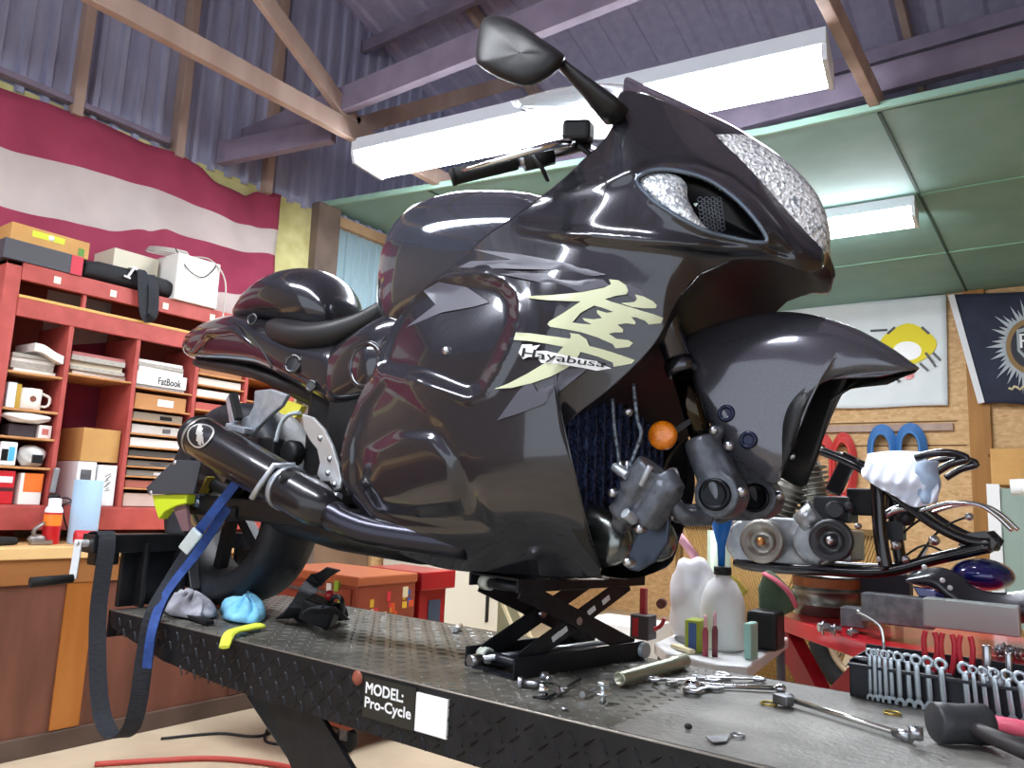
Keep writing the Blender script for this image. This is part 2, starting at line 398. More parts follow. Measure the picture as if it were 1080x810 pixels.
for T, B, D, mid in ST:
    col = []
    for k in range(5):
        t = k/4
        if mid and 0 < k < 4: p = mid[k-1]
        else: p = (T[0]+(B[0]-T[0])*t, T[1]+(B[1]-T[1])*t)
        col.append((p[0], p[1], D[k]))
    CG.append(col)
NU, NV = 9, 22
cols = [spline(c, NV) for c in CG]                           # down each station
rowsP = [spline([c[k] for c in cols], NU) for k in range(len(cols[0]))]
VENT = [(398, 383), (405, 358), (418, 328), (437, 306), (470, 294), (508, 290), (532, 297), (545, 312), (546, 335), (533, 372), (512, 410), (495, 420), (470, 411), (443, 401), (402, 391)]
BULGE = [(404, 396), (432, 410), (468, 446), (492, 488), (510, 525), (523, 562), (470, 562), (420, 556), (392, 547), (366, 512), (366, 470), (382, 425)]
OVAL = [(420, 450), (462, 452), (487, 480), (495, 520), (486, 541), (440, 547), (395, 540), (378, 510), (385, 470)]
INT = [(672, 192), (679, 183), (697, 179), (722, 182), (750, 192), (778, 212), (798, 234), (809, 253), (798, 256), (772, 251), (742, 243), (712, 227), (688, 211)]
COWL = [(672, 178), (700, 170), (735, 172), (770, 186), (800, 209), (826, 240), (838, 262), (830, 268), (808, 262)]
LINE1 = [(552, 239), (600, 246), (660, 252), (710, 256), (760, 261), (808, 263)]
LINE2 = [(560, 208), (600, 200), (640, 190), (672, 178)]
def offs(x, y):
    o = 0.
    if 380 < x < 560 and 280 < y < 430:
        e = dseg(x, y, VENT); i = inpoly(x, y, VENT)
        if i: o -= .016*sm(e/12)
        else: o += .006*math.exp(-(e/7)**2)
    if 355 < x < 535 and 390 < y < 570:
        e = dseg(x, y, BULGE)
        if inpoly(x, y, BULGE): o -= .010*sm(e/11)
        if inpoly(x, y, OVAL): o += .016*sm(dseg(x, y, OVAL)/16)
    if 540 < x < 880 and 150 < y < 380:
        e = dseg(x, y, LINE1, False)
        o += .009*math.exp(-(e/6)**2)
        up = None
        for a, c in zip(LINE1, LINE1[1:]):
            if a[0] <= x <= c[0]: up = a[1]+(c[1]-a[1])*(x-a[0])/(c[0]-a[0])
        if up is not None and y > up: o -= .008*sm((y-up)/12)*sm((x-552)/60)*(1-sm((y-up-14)/70))*(1-sm((x-770)/38))
        o += .008*math.exp(-(dseg(x, y, LINE2, False)/8)**2)
        o -= .006*math.exp(-(dseg(x, y, COWL, False)/3)**2)
        if x < 815: o += .006*math.exp(-(dseg(x, y, INT)/4)**2)
    return o
def keepq(i, k):
    q = [rowsP[i][k], rowsP[i][k+1], rowsP[i+1][k+1], rowsP[i+1][k]]
    return not inpoly(sum(p[0] for p in q)/4, sum(p[1] for p in q)/4, INT)
G3 = [[U(p[0], p[1], p[2]+offs(p[0], p[1])) for p in r] for r in rowsP]
fb = MB(); fb.grid(G3, keep=keepq)
fv = [v.copy() for v in fb.v]; ff = [f for f in fb.f]
full = MB(); full.grid(G3)
BV = BVHTree.FromPolygons(full.v, full.f)
# far side gets the same panel mirrored
fair = fb.build('side_fairing', paint, moto, solid=.004)
def inner(o): o.data.materials.append(blackp); o.modifiers['thick'].material_offset = 1; o.modifiers['thick'].material_offset_rim = 0
inner(fair)
mb_ = MB(); mb_.v = [Vector((p.x, 2*YC-p.y, p.z)) for p in fv]; mb_.f = [tuple(reversed(f)) for f in ff]; mb_.fs = [True]*len(ff)
inner(mb_.build('side_fairing', paint, moto, solid=.004))
def on_fair(px, py, lift):
    d = (at(px, py, Y=1)-CAM).normalized(); h = BV.ray_cast(CAM, d)
    if h[0] is None:
        q = U(px, py, .26); h = BV.find_nearest(q)
        return Vector(h[0]) + (CAM-h[0]).normalized()*lift
    n = h[1]; n = n if n.dot(d) < 0 else -n
    return h[0] + n*lift
def decal(name, loops, m, step=5, lift=.0035, parent=None):
    v, f = cdt(loops, step); b = MB(); b.add([on_fair(x, y, lift) for x, y in v], f, True); return b.build(name, m, parent or fair)
c1 = lambda L: [(500+x/4.909, 260+y/4.909) for x, y in L]
c2 = lambda L: [(360+x/3, 240+y/3) for x, y in L]
for L in ([(420, 70), (560, 85), (700, 110), (840, 150), (800, 155), (660, 135), (372, 128), (410, 108), (540, 104)],
          [(500, 148), (640, 146), (830, 166), (850, 185), (760, 205), (620, 172)],
          [(262, 200), (310, 172), (400, 190), (470, 238), (420, 252), (320, 270), (205, 318), (300, 245)],
          [(495, 610), (560, 520), (600, 480), (622, 520), (700, 450), (790, 440), (640, 560), (560, 590)],
          [(870, 190), (910, 180), (950, 200), (965, 230), (940, 240), (910, 215)]):
    decal('flame_decal', [c2(L)], greyd, 6, .0022)
decal('character_decal', [c1([(255, 262), (400, 255), (560, 240), (680, 215), (712, 198), (702, 172), (750, 178), (788, 203), (800, 232), (790, 250), (735, 258), (680, 275), (720, 290), (790, 310), (870, 335), (930, 352), (975, 372), (965, 398), (905, 405), (885, 385), (840, 368), (815, 366), (838, 392), (835, 405), (790, 398), (745, 405), (775, 430), (772, 445), (730, 445), (700, 452), (740, 478), (800, 485), (825, 500), (805, 520), (735, 527), (720, 505), (640, 470), (560, 445), (480, 430), (400, 418), (385, 405), (395, 390), (470, 345), (520, 310), (555, 287), (480, 285), (380, 280), (300, 272)]),
     c1([(512, 395), (555, 345), (625, 308), (665, 318), (725, 340), (690, 345), (640, 330), (640, 345), (665, 372), (620, 378), (565, 372), (575, 385), (615, 405), (560, 402)])], cream, 4)
decal('character_decal', [c1([(762, 295), (830, 290), (845, 275), (835, 250), (880, 262), (925, 285), (945, 305), (940, 322), (880, 322), (820, 315)])], cream, 4)
decal('character_decal', [c1([(220, 447), (300, 452), (420, 468), (500, 478), (505, 460), (497, 448), (545, 455), (585, 480), (600, 515), (680, 535), (770, 565), (835, 588), (820, 605), (770, 615), (725, 622), (720, 600), (640, 568), (555, 545), (530, 590), (480, 630), (400, 675), (300, 710), (200, 733), (108, 738), (180, 712), (280, 660), (380, 600), (430, 560), (465, 520), (380, 505), (290, 492), (208, 485)])], cream, 4)
decal('name_backing_decal', [c1([(238, 552), (256, 510), (312, 510), (304, 520), (350, 512), (322, 543), (380, 543), (480, 565), (560, 580), (640, 594), (655, 606), (716, 630), (640, 642), (560, 626), (440, 608), (355, 604), (330, 574), (290, 574), (262, 586)])], whited, 3, .0050)
V_, F_ = text_mesh('Hayabusa'); x0 = min(v[0] for v in V_); x1 = max(v[0] for v in V_); y0 = min(v[1] for v in V_); y1 = max(v[1] for v in V_)
def nm(v):
    u = (v[0]-x0)/(x1-x0); w = (v[1]-y0)/(y1-y0); h = 62-24*u
    return c1([(250+u*425+w*14, 590+u*44-w*h)])[0]
for dx in (0, .5):
    b = MB(); b.add([on_fair(nm(v)[0]+dx, nm(v)[1], .0065+dx*.0004) for v in V_], F_); b.build('name_lettering', inkblk, fair)
b = MB(); p = on_fair(471, 370, .002); b.lathe([(0, .006), (.008, .005), (.010, 0)], p, (0, -1, .1), 16); b.build('fairing_bolt', steel, fair)
# ---- ram air intake with signal lens
def dI(x, y): return on_fair(x, y, 0).y
rim = spline(INT, 4, True); b = MB()
lev = [[on_fair(x, y, 0) for x, y in rim]]; cx, cy = 738, 218
for k, (s, dp) in enumerate(((.97, .02), (.9, .045), (.6, .06), (.1, .062))):
    lev.append([U(cx+(x-cx)*s, cy+(y-cy)*s, YC-(on_fair(cx+(x-cx)*s, cy+(y-cy)*s, 0).y+dp)) for x, y in rim])
b.grid(lev, True); b.build('air_intake', mat('intake_black', '#0d0e12', .4), moto)
b = MB(); b.tube([on_fair(x, y, .001) for x, y in rim], .0045, 8, closed=True); b.build('intake_trim', mat('trim_paint', '#5a6878', .2, .5, coat=1), moto)
LENS = spline([(672, 191), (680, 183), (697, 180), (714, 184), (722, 194), (723, 207), (731, 224), (744, 242), (718, 230), (694, 214)], 4, True)
b = MB(); lev = []; lx, ly = 704, 203
for s, dp in ((1, .010), (.93, .004), (.7, -.003), (.35, -.006), (.02, -.007)):
    lev.append([on_fair(lx+(x-lx)*s, ly+(y-ly)*s, 0)+Vector((0, dp, 0)) for x, y in LENS])
b.grid(lev, True)
sig = mat('signal_lens', '#eef2f4', .12, .4, '#aab2ba', 140, .5, coat=1, ramp=(.4, .6), detail=1)
b.build('turn_signal', sig, moto)
b = MB()                                                      # honeycomb in the intake
for i in range(7):
    for j in range(8):
        x = 733+i*3.4-(j*.9)+j*1.5; y = 206+j*4.4+(i % 2)*2.2
        if inpoly(x, y, INT) and x > 728: b.torus(on_fair(x, y, 0)+Vector((0, .022, 0)), .0048, .0008, (0, 1, 0), 6, 4)
b.build('intake_mesh', mat('mesh_grey', '#5b6068', .4, .6), moto)
# ---- nose: panel, headlight, chin. ridge at the centre line, edges meet the fairings
ridge = [(672, 88), (690, 97), (718, 109), (745, 121), (772, 133), (796, 147), (822, 164), (844, 183), (860, 202), (870, 222), (875, 243), (874, 262), (869, 279)]
edge = [(657, 96), (678, 98), (700, 106), (722, 117), (742, 130), (754, 142), (765, 153), (783, 170), (800, 188), (836, 229), (855, 250), (868, 264), (868, 283)]
edd = [.18, .155, .13, .11, .095, .089, .085, .081, .078, .060, .045, .030, .036]
rws = []
for r_, e_, d_ in zip(ridge, edge, edd):
    a = U(r_[0], r_[1], 0); c = U(e_[0], e_[1], d_); row = []
    for k in range(9):
        t = k/8; s = math.sin(t*math.pi/2); y = c.y+(a.y-c.y)*t
        row.append(Vector((c.x+(a.x-c.x)*s, y, c.z+(a.z-c.z)*s)))
    row += [Vector((p.x, 2*YC-p.y, p.z)) for p in reversed(row[:-1])]
    rws.append(row)
rws = [[Vector(q) for q in r] for r in zip(*[spline(c, 4) for c in zip(*[[tuple(p) for p in r] for r in rws])])]
b = MB(); b.grid(rws[:21]); b.build('nose_panel', paint, moto)
hl = mat('headlight_lens', '#f6f9fb', .12, .35, '#8f9aa4', 110, 1.0, coat=1, ramp=(.50, .68), detail=2)
b = MB(); b.grid(rws[20:46]); b.build('headlight', hl, moto)
b = MB(); b.grid(rws[45:]); b.build('chin_panel', paint, moto)
# ---- inner cowl under the nose, radiator shroud, core that fills the machine
b = MB(); rr = []
for i in range(9, 18):
    x, y = ST[i][1]; p = U(x, y, ST[i][2][4]-.004); h = .05 if i < 16 else .012
    rr.append([Vector((p.x-.05*math.sin(math.pi*k/12)*(i < 14), p.y+(2*YC-2*p.y)*k/12, p.z+h*math.sin(math.pi*k/12))) for k in range(13)])
b.grid(rr); b.build('inner_cowl', blackp, moto)
b = MB(); b.b2((-1.38, YC-.15, .90), (-.90, YC+.15, 1.42)); b.b2((-1.75, YC-.10, 1.0), (-1.3, YC+.10, 1.40)); b.build('engine', blackm, moto, bevel=.03)
b = MB(); b.b2((-.90, YC-.20, 1.26), (-.80, YC+.20, 1.52)); b.build('radiator_shroud', blackp, moto, bevel=.015)
radm = mat('radiator_core', '#4a5a86', .35, .4, '#232b44', 180, .5, stretch=(1, 1, .4), ramp=(.45, .55))
b = MB()
for k in range(13):
    y = YC-.21+k*.42/12
    b.b2((-.835, y-.002, 1.01), (-.795, y+.002, 1.27))
for k in range(22):
    z = 1.015+k*.0116
    b.tube([(-.800, YC-.21+j*.42/48, z+(.004 if j % 2 else -.004)) for j in range(49)], .0014, 4)
b.b2((-.86, YC-.21, 1.005), (-.815, YC+.21, 1.275)); b.build('radiator', radm, moto)
b = MB(); b.b2((-.84, YC-.215, 1.27), (-.785, YC+.215, 1.282)); b.b2((-.84, YC-.215, .996), (-.785, YC+.215, 1.006)); b.build('radiator_frame', blackm, moto)
hm = mat('scuffed_header', '#9a9c96', .25, .9, '#5f6a6c', 22, .25)
for yy in (-.105, -.035, .035, .105):
    b = MB(); b.tube(spline([(-.86, YC+yy, 1.02), (-.79, YC+yy, 1.0), (-.75, YC+yy, .975), (-.755, YC+yy, .95), (-.84, YC+yy*.9, .94), (-1.0, YC+yy*.9, .945)], 5), .034, 16); b.build('exhaust_header', hm, moto)
# ---- belly between the fairings
b = MB(); rr = []
for i in range(1, 6):
    x, y = ST[i][1]; p = U(x, y, ST[i][2][4]-.003); rr.append([Vector((p.x, p.y+(2*YC-2*p.y)*k/6, p.z-.015*math.sin(math.pi*k/6))) for k in range(7)])
b.grid(rr); b.build('belly_pan', paint, moto)
# ---- lofted bodywork
def ring(X, zt, zb, w, n=28, e=2.4, tilt=0.):
    out = []
    for k in range(n):
        a = 2*math.pi*k/n; ca, sa = math.cos(a), math.sin(a)
        y = w*math.copysign(abs(ca)**(2/e), ca); z = (zt+zb)/2 + (zt-zb)/2*math.copysign(abs(sa)**(2/e), sa)
        out.append(Vector((X+tilt*(z-(zt+zb)/2), YC+y, z)))
    return out
def lofted(name, S, m, sub=0, e=2.4, parent=moto, tilt=0., n=28, label=None):
    S = spline(S, 4); b = MB(); b.loft([ring(*s, e=e, tilt=tilt, n=n) for s in S]); return b.build(name, m, parent, sub=sub, label=label)
lofted('fuel_tank', [(-1.500, 1.62, 1.50, .055), (-1.492, 1.69, 1.47, .09), (-1.465, 1.755, 1.45, .12), (-1.42, 1.790, 1.43, .15), (-1.34, 1.815, 1.43, .175), (-1.2, 1.81, 1.43, .19), (-1.0, 1.76, 1.43, .185), (-.90, 1.70, 1.43, .15)], mat('tank_paint', '#4a4e58', .08, .6, coat=1), e=2.6)
lofted('tail_section', [(-2.515, 1.545, 1.50, .035), (-2.49, 1.562, 1.485, .062), (-2.42, 1.582, 1.465, .092), (-2.30, 1.603, 1.445, .112), (-2.16, 1.602, 1.425, .125), (-2.0, 1.565, 1.395, .135), (-1.85, 1.505, 1.345, .142), (-1.72, 1.48, 1.29, .146), (-1.63, 1.47, 1.245, .148), (-1.60, 1.46, 1.24, .145)], paint)
lofted('seat_hump', [(-2.215, 1.605, 1.585, .05), (-2.17, 1.64, 1.575, .085), (-2.08, 1.692, 1.56, .115), (-1.97, 1.722, 1.54, .128), (-1.86, 1.716, 1.51, .125), (-1.78, 1.68, 1.50, .11), (-1.735, 1.62, 1.51, .08), (-1.725, 1.575, 1.53, .05)], paint, e=2.1)
lofted('seat', [(-1.955, 1.545, 1.515, .08), (-1.93, 1.556, 1.475, .125), (-1.86, 1.545, 1.445, .150), (-1.75, 1.522, 1.420, .160), (-1.64, 1.518, 1.425, .150), (-1.55, 1.535, 1.455, .122), (-1.49, 1.563, 1.490, .10), (-1.47, 1.566, 1.53, .08)], vinyl, e=2.8)
lofted('frame_cover', [(-1.625, 1.455, 1.25, .140), (-1.58, 1.47, 1.24, .152), (-1.50, 1.50, 1.25, .158), (-1.42, 1.52, 1.28, .158), (-1.36, 1.52, 1.30, .14)], paint, e=3)
tl = mat('red_tail_lens', '#c02030', .15, coat=1)
lofted('tail_light', [(-2.50, 1.562, 1.53, .03), (-2.47, 1.577, 1.53, .05), (-2.42, 1.590, 1.55, .06), (-2.36, 1.604, 1.57, .05), (-2.34, 1.603, 1.585, .03)], tl)
lofted('under_tail', [(-2.42, 1.475, 1.44, .06), (-2.25, 1.455, 1.41, .075), (-2.05, 1.42, 1.37, .085), (-1.85, 1.37, 1.30, .09), (-1.7, 1.33, 1.24, .09)], blackp)
# details on the tail side: vents, hollow, buttons
def blob(px, d, r, m, name, sq=.5):
    b = MB(); b.ball(U(px[0], px[1], d), (r, r*sq, r*.8)); return b.build(name, m, moto)
b = MB(); b.tube(spline([U(246, 338, .122), U(262, 352, .134), U(278, 372, .140), U(287, 388, .138)], 5), [.004, .011, .011, .003], 8); b.build('tail_groove', blackp, moto)
b = MB()
rr = []
for (x, y), s in zip([(203, 372), (225, 352), (255, 350), (275, 368), (284, 384)], (.008, .03, .036, .024, .006)):
    p = U(x, y, .112); rr.append((p, s))
b.tube([p for p, s in rr], [s for p, s in rr], 14, flat=.55); b.build('tail_pod', paint, moto)
for px, r in (((309, 384), .024), ((328, 407), .014), ((266, 337), .016)):
    b = MB(); p = U(px[0], px[1], .150 if px[0] > 290 else .135); b.torus(p, r, r*.28, (.25, -1, .1), 20, 8); b.lathe([(0, .002), (r, .002)], p, (.25, -1, .1), 20); b.build('side_vent', paint2, moto)
b = MB(); p = U(386, 385, .160); b.torus(p, .055, .008, (0, -1, 0), 32, 8); b.lathe([(0, .012), (.04, .009), (.055, 0)], p, (0, -1, 0), 32); b.build('round_cover', paint, moto)
# ---- windscreen, bars, mirror
b = MB(); rr = []
for r_, (ex, ed) in zip([(540, 108), (575, 99), (612, 93), (645, 90), (690, 98)], [((541, 113), .05), ((572, 118), .12), ((612, 118), .165), ((648, 112), .18), ((672, 100), .155)]):
    a = U(r_[0], r_[1], 0); c = U(ex[0], ex[1], ed); row = []
    for k in range(7):
        t = k/6; s = math.sin(t*math.pi/2); row.append(Vector((c.x+(a.x-c.x)*s, c.y+(a.y-c.y)*t, c.z+(a.z-c.z)*s)))
    row += [Vector((p.x, 2*YC-p.y, p.z)) for p in reversed(row[:-1])]; rr.append(row)
b.grid(rr); b.build('windscreen', mat('screen_acrylic', '#eef3f6', .05, trans=.9, ior=1.2, alpha=.75), moto, sub=1, solid=.003)
def mirror(side):
    d0 = YC; f = lambda p: p if side < 0 else Vector((p.x, 2*YC-p.y, p.z))
    shell = [(503, 46), (502, 62), (506, 70), (525, 82), (550, 91), (563, 90), (577, 83), (590, 72), (596, 60), (588, 52), (570, 40), (550, 26), (530, 17), (512, 18), (506, 28)]
    o = spline(shell, 3, True); cx, cy = 548, 56; b = MB(); lev = []
    for s, dp in ((.02, .0), (.6, .0), (.93, .001), (1, -.004), (.992, -.012), (.96, -.020), (.88, -.028), (.75, -.034), (.55, -.038), (.3, -.040), (.02, -.041)):
        lev.append([f(U(cx+s*(s*(x-cx)+(1-s)*44*math.cos(math.atan2((y-cy)/36, (x-cx)/44))), cy+s*(s*(y-cy)+(1-s)*36*math.sin(math.atan2((y-cy)/36, (x-cx)/44))), .34-.0006*(x-cx)*s-dp)) for x, y in o])
    b.grid(lev, True); ob = b.build('mirror', blackp, moto)
    b = MB(); lev = [[f(U(cx+(x-cx)*s, cy+(y-cy)*s, .336-.0006*(x-cx))) for x, y in o] for s in (.86, .5, .02)]
    b.grid(lev, True); b.build('mirror_glass', mat('mirror_dark', '#3a3d4c', .25, .6), ob)
    b = MB(); pts = [(585, 62, .315), (600, 75, .30), (622, 95, .27), (640, 112, .24), (650, 122, .215)]
    b.tube([f(U(*p)) for p in pts], [.017, .018, .027, .037, .040], 14, flat=.6); b.build('mirror_stem', blackp, ob)
mirror(-1); mirror(1)
def handlebar(side):
    f = lambda p: p if side < 0 else Vector((p.x, 2*YC-p.y, p.z))
    a, c = f(U(480, 186, .345)), f(U(622, 152, .17)); v = c-a
    b = MB(); b.tube([a, a+v*.45], .0175, 14); b.tube([a-v*.03, a], .019, 14); hb = b.build('handlebar_grip', rubber, moto)
    b = MB(); b.tube([a+v*.4, c], .012, 10); b.build('bar', steel, hb)
    b = MB(); b.tube(spline([f(U(488, 180, .37)), f(U(530, 168, .375)), f(U(575, 155, .34)), f(U(602, 150, .26))], 4), [.005, .006, .007, .010], 8); b.build('brake_lever', chrome, hb)
    b = MB(); b.tube([a+v*.5, a+v*.72], .024, 14); b.build('switch_housing', blackp, hb)
    b = MB(); p = f(U(610, 139, .20)); b.box(p, (.06, .05, .042), (.2, .1, .3)); b.build('fluid_reservoir', blackp, hb, bevel=.008)
    b = MB(); b.tube([p+Vector((0, 0, -.03)), f(U(625, 165, .17)), f(U(632, 185, .15))], .006, 8); b.build('cable', blackp, hb)
    b = MB(); b.tube([f(U(560, 160, .3)), f(U(572, 178, .28)), f(U(578, 190, .25))], .005, 8); b.build('cable', blackp, hb)
handlebar(-1); handlebar(1)
# ---- front fork, one leg each side
def fork(side):
    y = YC+side*.105; f = lambda px, py: at(px, py, Y=YC-.105) + Vector((0, (side+1)*.105, 0))
    top, col, mid, bot = f(690, 296), f(717, 385), f(742, 468), f(766, 535); v = (bot-top).normalized()
    b = MB(); b.tube([top-v*.1, col], .0265, 20); b.tube([col-v*.012, col-v*.004, col+v*.012, col+v*.02], [.027, .031, .031, .026], 20); leg = b.build('fork_leg', mat('fork_tube_grey', '#55555c', .22, .9), moto)
    b = MB(); b.tube([col, mid], .021, 20); b.build('stanchion', mat('dark_stanchion', '#3a342c', .12, 1.0), leg)
    b = MB(); q = f(739, 462); b.tube([q, q+v*.012, bot-v*.05, bot], [.031, .034, .036, .034], 20)
    ax = f(761, 522); b.tube([ax+Vector((0, -.03, 0)), ax+Vector((0, .03, 0))], .043, 24)
    b.beam(f(757, 480), f(772, 505), .04, .03); b.beam(f(752, 540), f(722, 540), .03, .022, (0, 1, 0)); b.ball(f(716, 541), (.022, .018, .02))
    b.beam(f(770, 528), f(786, 518), .03, .02, (0, 1, 0)); b.ball(f(757, 455), (.014, .012, .014))
    b.build('fork_bottom', castgrey, leg, remesh=.0045)
    for (a, r) in ((ax, .030),):
        b = MB(); o = a+Vector((0, -.0315, 0)); b.lathe([(r, .006), (r*.98, -.004), (r*.8, -.005), (r*.74, -.0035), (r*.6, -.0028), (r*.3, -.0026), (0, -.0026)], o, (0, 1, 0), 28); b.build('axle_bore', mat('bore_shade', '#1c1e22', .3, .8), leg)  # hole drawn as a shallow dark dish; its shade is in the colour
    for px, py in ((757, 455), (773, 471), (786, 519)):
        b = MB(); b.lathe([(0, -.012), (.007, -.011), (.009, -.006), (.009, 0)], f(px, py)+Vector((0, -.016, 0)), (0, 1, 0), 14); b.build('bolt', steel, leg)
    return leg
fork(-1); fork(1)
# ---- front fender
FE = [  # crown px (centre), ridge px, ridge d, lower edge px, lower d
    ((730, 352), (716, 374), .075, (714, 384), .083),
    ((760, 340), (748, 377), .082, (728, 412), .088),
    ((795, 331), (785, 367), .085, (745, 440), .090),
    ((830, 329), (825, 357), .084, (762, 472), .090),
    ((862, 333), (852, 356), .080, (790, 497), .088),
    ((895, 343), (876, 359), .074, (822, 507), .086),
    ((920, 355), (897, 367), .066, (826, 448), .084),
    ((945, 370), (918, 377), .055, (838, 420), .080),
    ((960, 381), (940, 385), .038, (865, 402), .070),
    ((970, 388), (962, 391), .014, (925, 396), .045)]
rr = []
for c, g, gd, l, ld in FE:
    pc, pg, pl = U(c[0], c[1], 0), U(g[0], g[1], gd), U(l[0], l[1], ld); row = []
    for k in range(5):
        t = k/4; row.append(pl+(pg-pl)*t)
    for k in range(1, 6):
        t = k/5; s = math.sin(t*math.pi/2); row.append(Vector((pg.x+(pc.x-pg.x)*s, pg.y+(pc.y-pg.y)*t, pg.z+(pc.z-pg.z)*s)))
    row += [Vector((p.x, 2*YC-p.y, p.z)) for p in reversed(row[:-1])]; rr.append(row)
rr = [[Vector(q) for q in r] for r in zip(*[spline(c, 4) for c in zip(*[[tuple(p) for p in r] for r in rr])])]
b = MB(); b.grid(rr); fender = b.build('front_fender', mat('fender_paint', '#4a4b54', .2, .45, '#55565e', 400, coat=1), moto, solid=.004); inner(fender)
for px, py in ((766, 436), (789, 464)):
    b = MB(); p = U(px, py, .089); b.torus(p, .013, .004, (0, 1, 0), 20, 8); b.lathe([(0, 0), (.011, 0)], p, (0, 1, 0), 20); b.build('fender_bolt', mat('blue_black', '#161c38', .3, .3), fender)
b = MB(); p = U(835, 481, -.078); b.lathe([(0, -.006), (.007, -.004), (.008, 0)], p, (0, 1, 0), 14); b.build('fender_bolt', steel, fender)
# ---- reflector, brake caliper and hoses
b = MB(); p = U(698, 459, .150); b.lathe([(0, -.010), (.018, -.009), (.026, -.005), (.028, .002), (.028, .008)], p, (0, 1, 0), 28); b.build('amber_reflector', mat('amber', '#f08a10', .2, 0, '#d8700c', 90, .4, coat=1), moto)
b = MB(); b.beam(U(700, 462, .14), U(735, 440, .115), .012, .01); b.build('reflector_bracket', blackm, moto)
b = MB(); D = .185
for a, c, r in (((668, 520), (690, 492), .034), ((655, 545), (676, 515), .030), ((680, 552), (706, 512), .030), ((650, 548), (662, 552), .022), ((700, 500), (712, 520), .022)):
    b.tube([U(*a, D), U(*c, D)], r, 14)
b.box(U(680, 523, D-.02), (.085, .05, .07), (.0, -.6, .0)); cal = b.build('brake_caliper', castgrey, moto, remesh=.0045)
for a_, c_, r_ in (((669, 549, D+.03), (659, 541, D+.05), .010), ((648, 492, D+.02), (662, 502, D+.03), .0085), ((676, 512, D+.028), (686, 492, D+.033), .006)):
    b = MB(); b.tube([U(*a_), U(*c_)], r_, 12); b.build('piston_cap', alu, cal, bevel=.001)
for px in ((676, 558), (664, 593), (648, 520)):
    b = MB(); b.lathe([(0, -.014), (.007, -.013), (.009, -.007), (.009, .01)], U(*px, D+.02), (0, 1, 0), 14); b.build('caliper_bolt', steel, cal)
b = MB(); b.prism([U(x, y, .165) for x, y in ((672, 560), (690, 540), (706, 545), (704, 572), (690, 592), (672, 603), (660, 600), (663, 582))], (0, .012, 0)); b.build('caliper_bracket', mat('bracket_blue_grey', '#3c4656', .4, .5), cal, bevel=.004)
b = MB(); b.tube(spline([U(712, 532, .17), U(722, 545, .165), U(736, 546, .135), U(748, 546, .115)], 4), .015, 12); b.build('bracket_arm', castgrey, moto)
for P in ([(646, 420), (648, 450), (652, 478), (654, 500)], [(668, 405), (672, 440), (676, 458), (668, 482), (661, 500)]):
    b = MB(); S = spline([U(x, y, .18) for x, y in P], 6); b.tube(S, .0042, 8); h = b.build('brake_hose', mat('braided_hose', '#8a97a4', .35, .7, '#3e4650', 160, .5), moto)
    b = MB(); b.tube([U(P[-1][0]+1, P[-1][1]-14, .18), U(P[-1][0], P[-1][1]+2, .18)], .006, 10); b.build('hose_fitting', steel, h)
b = MB(); b.tube(spline([U(706, 535, .14), U(700, 505, .16), U(712, 495, .14), U(716, 520, .14), U(708, 548, .15)], 5), .0035, 8); b.build('cable_loop', steel, moto)
b = MB(); b.lathe([(0, -.01), (.008, -.009), (.010, 0)], U(663, 434, .17), (0, 1, 0), 14); b.build('shroud_bolt', steel, moto)
# ------------------------------------------------------------------ rear of the motorcycle
HX, HZ = -2.15, TZ+.319
b = MB(); prof = [(.225, -.075), (.255, -.092), (.285, -.094), (.305, -.075), (.314, -.035), (.316, 0), (.314, .035), (.305, .075), (.285, .094), (.255, .092), (.225, .075)]
b.lathe(prof, (HX, YC, HZ), (0, 1, 0), 64); tyre = b.build('rear_tyre', mat('tyre_blue_black', '#16181d', .55, 0, '#20242c', 40, .2), moto)
b = MB(); b.lathe([(.228, -.078), (.215, -.06), (.205, 0), (.215, .06), (.228, .078)], (HX, YC, HZ), (0, 1, 0), 48); b.lathe([(0, -.05), (.05, -.05), (.055, 0), (.05, .05), (0, .05)], (HX, YC, HZ), (0, 1, 0), 24)
for k in range(6):
    a = k*math.pi/3+.3; b.beam((HX+.04*math.cos(a), YC-.02, HZ+.04*math.sin(a)), (HX+.21*math.cos(a), YC-.02, HZ+.21*math.sin(a)), .035, .03, (0, 1, 0))
b.build('rear_rim', blackm, moto)
b = MB(); b.lathe([(.075, -.003), (.11, -.003), (.11, .003), (.075, .003), (.075, -.003)], (HX, YC-.115, HZ), (0, 1, 0), 48); b.lathe([(.03, -.02), (.05, -.02), (.065, -.004), (.075, .0)], (HX, YC-.112, HZ), (0, 1, 0), 32); b.build('brake_disc', mat('disc_steel', '#b4b0a8', .3, .9), moto)
b = MB(); b.lathe([(0, -.03), (.02, -.028), (.025, -.01), (.025, .02)], (HX, YC-.13, HZ), (0, 1, 0), 6); b.build('axle_nut', steel, moto)
b = MB(); b.box((HX+.09, YC-.125, HZ+.10), (.09, .04, .06), (0, .6, 0)); b.build('rear_caliper', mat('brown_caliper', '#6e5a52', .4, .6), moto, bevel=.01)
b = MB()
for s in (-1, 1): b.loft([ring(X, zt, zb, w, 16) for X, zt, zb, w in ((HX-.06, HZ+.03, HZ-.03, .016), (HX+.1, HZ+.035, HZ-.04, .018), (-1.7, 1.02, .90, .02), (-1.45, 1.03, .90, .03), (-1.30, 1.02, .90, .03))]) if False else b.beam((HX-.07, YC+s*.14, HZ-.01), (-1.30, YC+s*.13, .965), .034, .06)
b.build('swingarm', blackp, moto, bevel=.012)
b = MB(); b.loft([[Vector((X, YC+w*math.cos(a)-.02, z+h*math.sin(a))) for a in (2*math.pi*k/20 for k in range(20))] for X, z, w, h in ((-2.02, 1.0, .05, .02), (-1.85, .97, .10, .06), (-1.6, .94, .13, .06), (-1.3, .92, .15, .05))]); b.build('lower_guard', blackp, moto)
